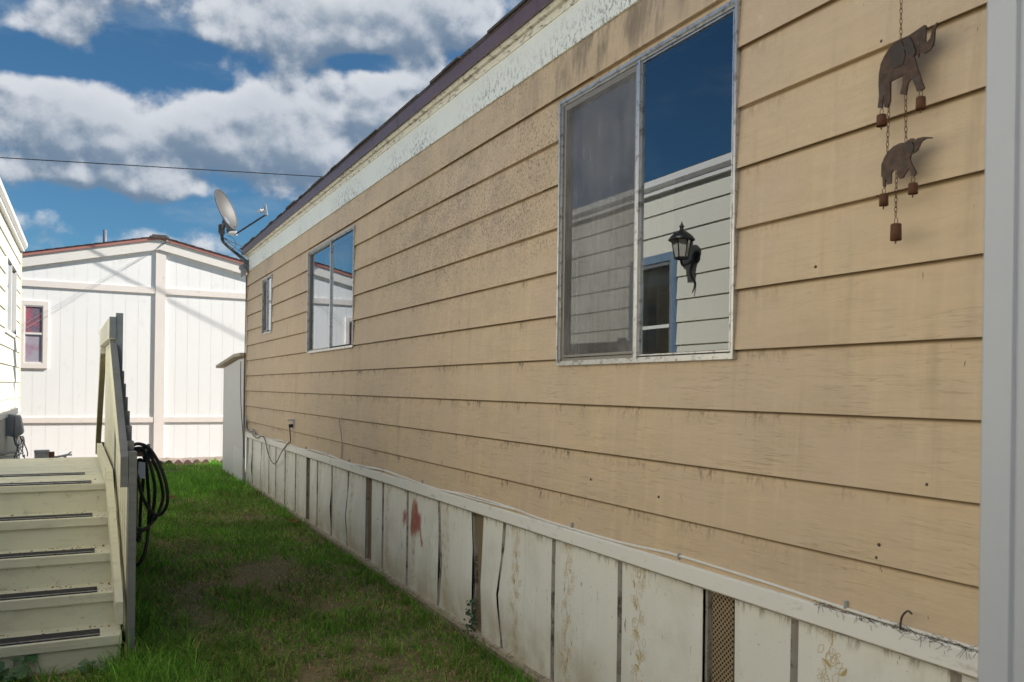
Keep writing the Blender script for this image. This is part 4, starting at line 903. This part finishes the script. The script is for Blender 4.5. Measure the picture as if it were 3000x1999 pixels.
# ================================================================== CABLES
put(MB().tube(spline([(-14.0, 19.692, 5.276), (-6.0, 18.424, 5.528), (-1.4, 17.694, 5.672), (4.3, 16.791, 5.851), (11.0, 15.729, 6.062), (18.0, 14.619, 6.282)], 8), .0085, 6).build('overhead_wire', 'black_cable'), 'black overhead service wire spanning the sky above the white house', 'wire')
def cablerun():
    rr = random.Random(3); pts = []; y = 12.9
    while y > 1.0:
        pts.append((D - .020 - rr.uniform(0, .006), y, .902 + .012 * math.sin(y * 3.1) + rr.uniform(0, .006))); y -= .28
    return pts
co = thing('coaxial_cable', (D, 7, .9), 'white cable clipped along the top rail of the white skirting', 'cable')
pts = cablerun(); MB().tube(spline(pts, 3), .0058, 6).build('cable', 'white_cable', co)
MB().tube(spline([(x - .006, y, z - .007 + .006 * math.sin(y * 5)) for x, y, z in pts if y > 4.2], 3), .005, 6).build('cable', 'white_cable', co)
for y in [1.9, 2.75, 3.6, 4.75, 5.7, 6.6, 7.6, 8.35, 9.3, 10.4]: MB().box((D - .030, y - .006, .900), (D - .012, y + .006, .926)).build('clip', 'galvanised', co, .002)
put(MB().tube(spline([(D - .018, 7.91, 1.296), (D - .028, 7.93, 1.26), (D - .022, 7.88, 1.12), (D - .022, 7.86, 1.05), (D - .022, 7.855, .91)], 6), .0045, 6).build('drop_cable', 'grey_cable'), 'grey cable dropping from siding to skirting rail beyond the sliding window', 'cable')
ob = thing('outdoor_outlet', (D, 10.0, 1.13), 'grey weatherproof outlet with brown power cord on tan siding', 'outlet')
bx('cover_plate', (D - .026, 9.93, 1.085), (D - .006, 10.05, 1.205), 'galvanised', ob, .003)
MB().hexa([(D - .09, 9.935, 1.19), (D - .026, 9.935, 1.20), (D - .026, 10.045, 1.20), (D - .09, 10.045, 1.19), (D - .09, 9.935, 1.196), (D - .026, 9.935, 1.206), (D - .026, 10.045, 1.206), (D - .09, 10.045, 1.196)]).build('flip_lid', 'galvanised', ob)
MB().box((D - .07, 9.965, 1.11), (D - .026, 10.0, 1.15)).build('plug', 'black_cable', ob)
MB().tube(spline([(D - .06, 9.98, 1.11), (D - .05, 10.0, 1.03), (D - .035, 10.06, .94), (D - .04, 10.2, .90), (D - .045, 10.5, .78), (D - .045, 10.9, .60), (D - .045, 11.3, .68), (D - .045, 11.6, .88), (D - .04, 11.9, .90), (D - .05, 12.15, .86), (D - .045, 12.5, .885), (D - .03, 12.9, .92)], 6), .006, 6).build('power_cord', 'brown_cord', ob)
wb = thing('corner_cable_bundle', (D, 13.0, .95), 'tangle of pale and dark wires at the corner of tan home and metal shed', 'wires')
for k in range(5):
    rr = random.Random(k); c_ = ['white_cable', 'grey_cable', 'black_cable', 'white_cable', 'grey_cable'][k]
    MB().tube(spline([(D - .03 - .01 * k, 12.0 + .1 * k, .91), (D - .04, 12.5, .89 + .02 * k), (D - .05 - .006 * k, 12.85, .93 + .03 * rr.random()), (D - .045, 13.0 + .03 * k, 1.02 + .03 * k), (D - .035, 13.1, 1.10), (D - .03, 13.12 + .02 * k, .98)], 6), .006, 6).build('wire', c_, wb)
MB().tube(spline([(D - .035, 13.29, 3.3), (D - .04, 13.30, 2.2), (D - .05, 13.27, 1.6), (D - .045, 13.28, 1.2), (D - .05, 13.2, .95)], 8), .007, 6).build('down_wire', 'black_cable', wb)
MB().tube(spline([(D - .06, 13.55, 1.98), (D - .065, 13.50, 1.5), (D - .06, 13.40, 1.1), (D - .07, 13.2, .85), (D - .06, 13.15, .5)], 8), .006, 6).build('down_wire', 'brown_cord', wb)
put(MB().tube(spline([(D - .03, 11.75, .88), (D - .04, 11.65, .6), (D - .05, 11.55, .3), (D - .06, 11.65, .1)], 6), .006, 6).build('ground_wire', 'white_cable'), 'thin white wire hanging from skirting rail to the grass near the outlet', 'wire')
gw = thing('gable_shadow_line_wires', (1.2, WY - .08, 4.3), 'pair of thin wires standing in for shadow lines from the white gable peak down past its window', 'wires')
for (dz_, dx_) in ((0, 0), (.06, .05)):  # wires modelled in place of the thin shadow lines on this wall
    MB().tube([(1.36, WY - .10, 4.40), (-.70 - dx_, WY - .12, 2.84 + dz_), (-2.4, WY - .14, 1.55 + dz_ * 2)], .003, 5).build('wire', 'grey_cable', gw)
MB().tube(spline([(1.34, WY - .06, 4.40), (1.37, WY - .12, 4.42), (1.40, WY - .10, 4.47)], 4), .012, 6).build('hook', 'dish_dark', gw)

# ================================================================== UTILITIES BY THE PALE HOUSE
tb = thing('telecom_box', (XL + .1, 12.95, .85), 'grey plastic telecom box with dangling wires on pale house wall', 'utility box')
MB().prism([(XL + .012, .90), (XL + .11, .875), (XL + .11, 1.16), (XL + .10, 1.178), (XL + .012, 1.178)], 'y', 12.82, 13.08).build('case', 'meter_grey', tb, .008)
MB().prism([(XL + .111, .870), (XL + .19, .90), (XL + .215, .935), (XL + .175, 1.15), (XL + .15, 1.17), (XL + .111, 1.17)], 'y', 12.80, 13.10).build('cover', 'meter_grey', tb, .012)
for k in range(9):
    rr = random.Random(40 + k); s_ = Vector((XL + .10 + .012 * k, 12.9 + .02 * k, .88))
    e_ = Vector((XL + .02 + .02 * rr.random(), 12.0 - rr.uniform(0, .8), .78 + rr.uniform(-.08, .08))) if k % 2 else Vector((XL + .05 + .03 * k, 12.8, .25 + .04 * k))
    mid_ = Vector((XL + .08 + rr.uniform(0, .16), 12.7, .55 + rr.uniform(0, .2)))
    MB().tube(spline([s_, s_ + Vector((.02, -.02, -.10)), mid_, (mid_ + e_) / 2 + Vector((rr.uniform(-.02, .03), 0, rr.uniform(-.05, .1))), e_], 7), .006, 6).build('wire', ['black_cable', 'grey_cable', 'grey_cable'][k % 3], tb)
MB().tube(spline([(XL + .17, 12.9, .88), (XL + .22, 12.85, .80), (XL + .265, 12.82, .68), (XL + .265, 12.82, .62)], 6), .007, 6).build('wire', 'black_cable', tb)
gm = thing('gas_meter_box', (-.44, 11.0, .08), 'small galvanised meter box with rusty side and pipe tap behind the steps', 'meter')
bx('case', (-.517, 10.97, .632), (-.372, 11.06, .812), 'galvanised', gm, .004); bx('lid', (-.521, 10.962, .80), (-.368, 11.07, .826), 'galvanised', gm, .003)
bx('rusty_back', (-.371, 10.99, .57), (-.318, 11.10, .800), 'rust', gm, .003)
for q in ((-.49, .66), (-.40, .66), (-.49, .785), (-.40, .785)): MB().lathe([(0, 0), (.007, 0), (.006, .006), (0, .008)], Matrix.Translation((q[0], 10.97, q[1])) @ Matrix.Rotation(R(90), 4, 'X'), 8).build('bolt', 'rust', gm)
MB().tube([(-.445, 11.02, .64), (-.445, 11.02, .06)], .022, 10).build('conduit', 'galvanised', gm); MB().tube([(-.40, 11.02, .64), (-.40, 11.02, .06)], .016, 10).build('conduit', 'rust', gm)
MB().tube([(-.32, 11.04, .735), (-.18, 11.02, .765)], .013, 8).tube([(-.21, 11.03, .758), (-.21, 11.03, .06)], .016, 8).build('pipe', 'galvanised', gm)
MB().tube([(-.185, 11.02, .763), (-.145, 11.0, .80)], .008, 6).tube([(-.185, 11.02, .763), (-.14, 11.0, .765)], .010, 6).build('tap_handle', 'galvanised', gm)
MB().tube([(-.21, 11.03, .66), (-.13, 11.03, .65)], .022, 8).lathe([(0, 0), (.03, 0), (.04, .05), (.02, .1), (0, .1)], Matrix.Translation((-.19, 11.0, .58)), 10).build('regulator', 'galvanised', gm)
MB().tube(spline([(-.517, 11.0, .68), (-.56, 11.0, .67), (-.68, 11.1, .60), (-.90, 11.2, .52)], 6), .010, 6).build('feed_pipe', 'rust', gm)

# ================================================================== BED EDGING, LEAVES, WEEDS
mb = MB(); N = 60; vs = []
for j in range(7):
    for i in range(N + 1):
        x = -3.0 + 7.0 * i / N; y = 16.55 + (WY - 16.55) * j / 6; vs.append((x, y, .112 + .05 * math.sin(math.pi * j / 6) + random.uniform(0, .03)))
mb.add(vs, [(j * (N + 1) + i, j * (N + 1) + i + 1, (j + 1) * (N + 1) + i + 1, (j + 1) * (N + 1) + i) for j in range(6) for i in range(N)])
mb.build('planting_bed', 'bed_soil', recalc=False, kind='structure')
ed = thing('bed_edging', (.8, 16.52, .1), 'scalloped brown brick edging along the bed below the white house', 'edging')
x = -1.6; eb = None
while x < 3.0:
    w = .155; n = 8; pts = [(x, .06)] + [(x + w * i / n, .15 + .065 * math.sin(math.pi * i / n)) for i in range(n + 1)] + [(x + w, .06)]
    t = .14 if not 1.0 < x < 2.3 else .16
    MB().prism(pts, 'y', 16.50 + random.uniform(-.01, .01), 16.56).build('brick', 'edging_brick', ed); x += w + .006
def leaf_obj(name, loc, s, label, seed, m='dead_leaf'):
    rr = random.Random(seed); mb = MB(); n = 14; vs = [(loc[0], loc[1], loc[2])]
    for i in range(n):
        an = 2 * math.pi * i / n; r = s * (1.0 if i % 2 == 0 else .45) * rr.uniform(.7, 1.1)
        vs.append((loc[0] + r * math.cos(an), loc[1] + r * 1.3 * math.sin(an), loc[2] + rr.uniform(-.01, .035)))
    mb.add(vs, [(0, 1 + i, 1 + (i + 1) % n) for i in range(n)]); mb.tube([vs[0], (loc[0] - s * 1.3, loc[1] + .02, loc[2] + .02)], .0025, 5)
    put(mb.build(name, m, recalc=False), label, 'leaf')
leaf_obj('dead_leaf', (.99, 11.4, .165), .085, 'curled brown dead leaf on the grass beyond the black hose', 1)
leaf_obj('dead_leaf', (2.06, 9.2, .125), .085, 'brown dead leaf lying against the white skirting', 2)
def weed(name, c, R_, n, s, label, m, hang=False, cat='plant'):
    t = thing(name, (c[0], c[1], c[2]), label, cat); rr = random.Random(int(c[0] * 997))
    for i in range(n):
        an = rr.uniform(0, 6.28); r = R_ * math.sqrt(rr.random())
        if hang: p0 = Vector((c[0] - rr.uniform(.0, .05), c[1] + rr.uniform(-R_, R_), c[2] + .24 * rr.random() ** 1.3))
        else: p0 = Vector((c[0] + r * math.cos(an), c[1] + r * math.sin(an), c[2] + rr.uniform(.03, .13)))
        nr = Vector((rr.uniform(-.6, .3), rr.uniform(-.7, .1), 1 if not hang else .35)).normalized(); u = nr.orthogonal().normalized(); v = nr.cross(u); q = rr.uniform(.6, 1.15) * s
        pts = [p0] + [p0 + u * (q * (1 + .12 * math.cos(3 * a)) * math.cos(a)) + v * (q * (1 + .12 * math.cos(3 * a)) * math.sin(a)) + nr * (q * .18 * math.cos(2 * a)) for a in [2 * math.pi * k / 9 for k in range(9)]]
        lf = MB().add(pts, [(0, 1 + k, 1 + (k + 1) % 9) for k in range(9)], 0, True)
        if not hang: lf.tube([p0, (c[0] + r * .6 * math.cos(an), c[1] + r * .6 * math.sin(an), c[2] - .01)], .002, 4)
        lf.build('leaf', m, t, recalc=False)
weed('broadleaf_weed', (-.36, 5.0, .01), .16, 34, .034, 'dark green broadleaf weed growing at the foot of the cream steps', 'weed_leaf')
weed('broadleaf_weed', (.05, 4.93, .01), .09, 9, .022, 'small green weed in grass before the bottom cream step', 'weed_leaf')
weed('ivy_plant', (D + .005, 4.83, .02), .06, 70, .011, 'dark ivy sprouting from the lattice vent at the skirting base', 'ivy_leaf', True)
# debris caught on the rail
def twigs(name, box, n, label, l=(.012, .038)):
    mb = MB(); rr = random.Random(5)
    for i in range(n):
        p0 = Vector([rr.uniform(a, b) for a, b in box]); dv = Vector((rr.uniform(-.3, .3), rr.uniform(-1, 1), rr.uniform(-.35, .15))).normalized() * rr.uniform(*l)
        mb.tube([p0, p0 + dv * .5 + Vector((0, 0, rr.uniform(-.008, .008))), p0 + dv], .0007, 3)
    put(mb.build(name, 'cobweb_debris', recalc=False), label, 'debris', kind='stuff')
twigs('rail_debris', ((D - .038, D - .018), (1.42, 2.02), (.884, .899)), 300, 'tangle of dry rootlets and cobweb on the skirting rail below the wind chime')
put(MB().tube(spline([(D - .036, 1.69, .89), (D - .042, 1.68, .93), (D - .05, 1.655, .955), (D - .05, 1.64, .95)], 5), .0032, 6).build('dry_stem', 'cobweb_debris'), 'dry curled stem poking up over the white cable on the skirting', 'stem')

# ================================================================== GRASS
def vnoise(x, y, s, seed):
    r = np.random.default_rng(seed); T = r.random((128, 128)); u = x * s + 40; v = y * s + 40; i = np.floor(u).astype(int); j = np.floor(v).astype(int); a = u - i; b = v - j
    a = a * a * (3 - 2 * a); b = b * b * (3 - 2 * b); i %= 127; j %= 127
    return (T[i, j] * (1 - a) + T[i + 1, j] * a) * (1 - b) + (T[i, j + 1] * (1 - a) + T[i + 1, j + 1] * a) * b
def grass_field():
    def sample(n, x0, x1, y0, y1): return rng.uniform(x0, x1, n), rng.uniform(y0, y1, n)
    xs, ys = [], []
    for n, x0, x1, y0, y1 in ((70000, .22, 2.17, 3.2, 7.5), (42000, .2, 2.18, 7.5, 12.0), (34000, -.9, 2.2, 12.0, 16.5), (9000, -.93, .24, 4.3, 5.12), (5000, -.9, .1, 8.6, 12.0), (1500, 2.0, 3.2, 15.6, 16.6)):
        a, b = sample(n, x0, x1, y0, y1); xs.append(a); ys.append(b)
    x = np.concatenate(xs); y = np.concatenate(ys); n = len(x)
    n1 = vnoise(x, y, 1.3, 1); n2 = vnoise(x, y, 3.1, 2); n3 = vnoise(x, y, 8, 3)
    lush = .45 * n1 + .35 * n2 + .2 * n3
    edge = np.exp(-((x - .30) / .22) ** 2) * (y < 9) + .55 * np.exp(-((2.17 - x) / .06) ** 2) + .9 * np.exp(-((y - 4.6) / .5) ** 2) * (x < .9) + .6 * (y > 9.5) * np.clip((y - 9.5) / 3, 0, 1)
    bare = np.exp(-(((x - .62) / .36) ** 2 + ((y - 6.25) / .62) ** 2)) * 1.0 + np.exp(-(((x - 1.05) / .22) ** 2 + ((y - 4.55) / .16) ** 2)) * .9 + np.exp(-(((x - 1.05) / .5) ** 2 + ((y - 15.35) / .35) ** 2)) + .75 * np.exp(-(((x - 1.35) / .35) ** 2 + ((y - 7.3) / .6) ** 2))
    keep = rng.random(n) < np.clip(-.22 + 1.75 * lush + .6 * edge - .85 * bare, .06, 1)
    keep &= ~((x > 2.12) & (y > 13.3) & (y < 15.7)); keep &= ~((x > 2.155) & (y < 13.3))
    x, y, lush, edge, bare, n2, n1 = [q[keep] for q in (x, y, lush, edge, bare, n2, n1)]; n = len(x)
    dry = np.clip(.48 + 1.7 * (.5 - n1) + 1.0 * (n2 - .5) + .5 * bare - .55 * edge - .25 * (y > 9) + rng.normal(0, .16, n), 0, 1)
    isdry = rng.random(n) < dry * .62
    h = (.018 + .040 * lush + .085 * edge * rng.random(n)) * rng.uniform(.5, 1.5, n) * np.where(isdry, .8, 1); h *= np.where(bare > .5, .65, 1)
    tuft = (vnoise(x, y, 5.3, 9) > .78) & (rng.random(n) < .5); h *= np.where(tuft, 2.0, 1)
    wd = rng.uniform(.0016, .0040, n) * (1 + .055 * np.clip(y - 4, 0, 14))
    an = rng.uniform(0, 2 * np.pi, n); la = rng.uniform(0, 2 * np.pi, n); lean = rng.uniform(.15, 1.05, n) * h * np.where(isdry, 1.5, 1)
    z0 = .1 * np.clip((y - 4) / 9, 0, 1) - .004
    px, py = np.cos(an) * wd, np.sin(an) * wd; lx, ly = np.cos(la) * lean, np.sin(la) * lean
    V = np.empty((n, 5, 3), np.float32)
    V[:, 0] = np.stack([x - px, y - py, z0], 1); V[:, 1] = np.stack([x + px, y + py, z0], 1)
    V[:, 2] = np.stack([x + px * .8 + lx * .35, y + py * .8 + ly * .35, z0 + h * .62], 1); V[:, 3] = np.stack([x - px * .8 + lx * .35, y - py * .8 + ly * .35, z0 + h * .62], 1)
    V[:, 4] = np.stack([x + lx, y + ly, z0 + h * np.where(isdry, .75, .95)], 1)
    base = np.arange(n, dtype=np.int32)[:, None] * 5
    loops = (base + np.array([0, 1, 2, 3, 3, 2, 4], np.int32)[None]).ravel()
    me = bpy.data.meshes.new('grass'); me.vertices.add(n * 5); me.vertices.foreach_set('co', V.ravel()); me.loops.add(n * 7); me.loops.foreach_set('vertex_index', loops)
    me.polygons.add(n * 2); ls = (np.arange(n, dtype=np.int32)[:, None] * 7 + np.array([0, 4], np.int32)[None]).ravel(); me.polygons.foreach_set('loop_start', ls)
    me.update(calc_edges=True)
    t = rng.random(n)[:, None]; v = (rng.uniform(.45, 1.45, n) * (.72 + .56 * vnoise(x, y, 2.3, 21)))[:, None]
    green = (np.array([.10, .28, .030]) * (1 - t) + np.array([.25, .48, .075]) * t) * v
    dryc = (np.array([.36, .265, .125]) * (1 - t) + np.array([.56, .45, .24]) * t) * v
    c = np.where(isdry[:, None], dryc, green) * (1 + .3 * np.clip((y - 9) / 4, 0, 1))[:, None]; col = np.ones((n, 5, 4), np.float32); col[:, :, :3] = c[:, None]  # far blades coloured brighter, standing in for sunlight on that strip
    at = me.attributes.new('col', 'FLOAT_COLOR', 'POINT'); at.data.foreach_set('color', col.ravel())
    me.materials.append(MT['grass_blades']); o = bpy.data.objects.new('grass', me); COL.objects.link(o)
    put(o, 'green and straw coloured lawn grass between the two houses', 'grass', kind='stuff')
grass_field()
def tufts():
    rr = np.random.default_rng(77); X, Y = [], []
    for (n, x0, x1, y0, y1) in ((120, .28, .95, 3.9, 5.6), (70, .27, .6, 5.6, 8.5), (60, .9, 2.1, 3.9, 5.0), (45, 2.0, 2.13, 4.2, 12.5), (60, .4, 2.1, 9.5, 13.2), (50, .3, 2.0, 13.0, 16.2), (14, -.6, .15, 4.75, 5.05), (40, .5, 2.0, 5.0, 9.5)):
        X.append(rr.uniform(x0, x1, n)); Y.append(rr.uniform(y0, y1, n))
    X = np.concatenate(X); Y = np.concatenate(Y); K = 20; cx = np.repeat(X, K); cy = np.repeat(Y, K); n = len(cx)
    size = np.repeat(rr.uniform(.55, 1.25, len(X)), K)
    x = cx + rr.normal(0, .022, n); y = cy + rr.normal(0, .022, n); h = rr.uniform(.05, .13, n) * size; an = rr.uniform(0, 2 * np.pi, n); bend = rr.uniform(.3, 1.15, n) * h
    w = rr.uniform(.0016, .0032, n) * (1 + .05 * np.clip(y - 4, 0, 12)); z0 = .1 * np.clip((y - 4) / 9, 0, 1) - .004; S = 4
    V = np.empty((n, S * 2 + 1, 3), np.float32); dx, dy = np.cos(an), np.sin(an); px, py = -dy * w, dx * w
    for k in range(S):
        t = k / S; o = bend * t ** 1.8; zz = z0 + h * (t - .30 * t ** 3) ; ww = 1 - .45 * t
        V[:, 2 * k] = np.stack([x + dx * o - px * ww, y + dy * o - py * ww, zz], 1); V[:, 2 * k + 1] = np.stack([x + dx * o + px * ww, y + dy * o + py * ww, zz], 1)
    V[:, 2 * S] = np.stack([x + dx * bend, y + dy * bend, z0 + h * .66], 1)
    f = []
    for k in range(S - 1): f += [2 * k, 2 * k + 1, 2 * k + 3, 2 * k + 2]
    f += [2 * S - 2, 2 * S - 1, 2 * S]; nf = len(f); base = np.arange(n, dtype=np.int32)[:, None] * (2 * S + 1)
    me = bpy.data.meshes.new('grass_tufts'); me.vertices.add(n * (2 * S + 1)); me.vertices.foreach_set('co', V.ravel()); me.loops.add(n * nf); me.loops.foreach_set('vertex_index', (base + np.array(f, np.int32)[None]).ravel())
    me.polygons.add(n * S); me.polygons.foreach_set('loop_start', (np.arange(n, dtype=np.int32)[:, None] * nf + (np.arange(S, dtype=np.int32) * 4)[None]).ravel()); me.update(calc_edges=True)
    t = rr.random(n)[:, None]; c = (np.array([.10, .25, .03]) * (1 - t) + np.array([.30, .48, .09]) * t) * rr.uniform(.6, 1.2, n)[:, None]
    dryb = rr.random(n) < .10; c[dryb] = np.array([.45, .36, .18]); col = np.ones((n, 2 * S + 1, 4), np.float32); col[:, :, :3] = c[:, None]
    at = me.attributes.new('col', 'FLOAT_COLOR', 'POINT'); at.data.foreach_set('color', col.ravel()); me.materials.append(MT['grass_blades'])
    o = bpy.data.objects.new('grass_tufts', me); COL.objects.link(o); put(o, 'longer arching green grass tufts rising above the lawn', 'grass', kind='stuff')
tufts()
c_ = scn.cycles; c_.max_bounces = 6; c_.diffuse_bounces = 4; c_.glossy_bounces = 4; c_.transmission_bounces = 4; c_.transparent_max_bounces = 8
c_.caustics_reflective = False; c_.caustics_refractive = False; c_.use_adaptive_sampling = True; c_.adaptive_threshold = .02
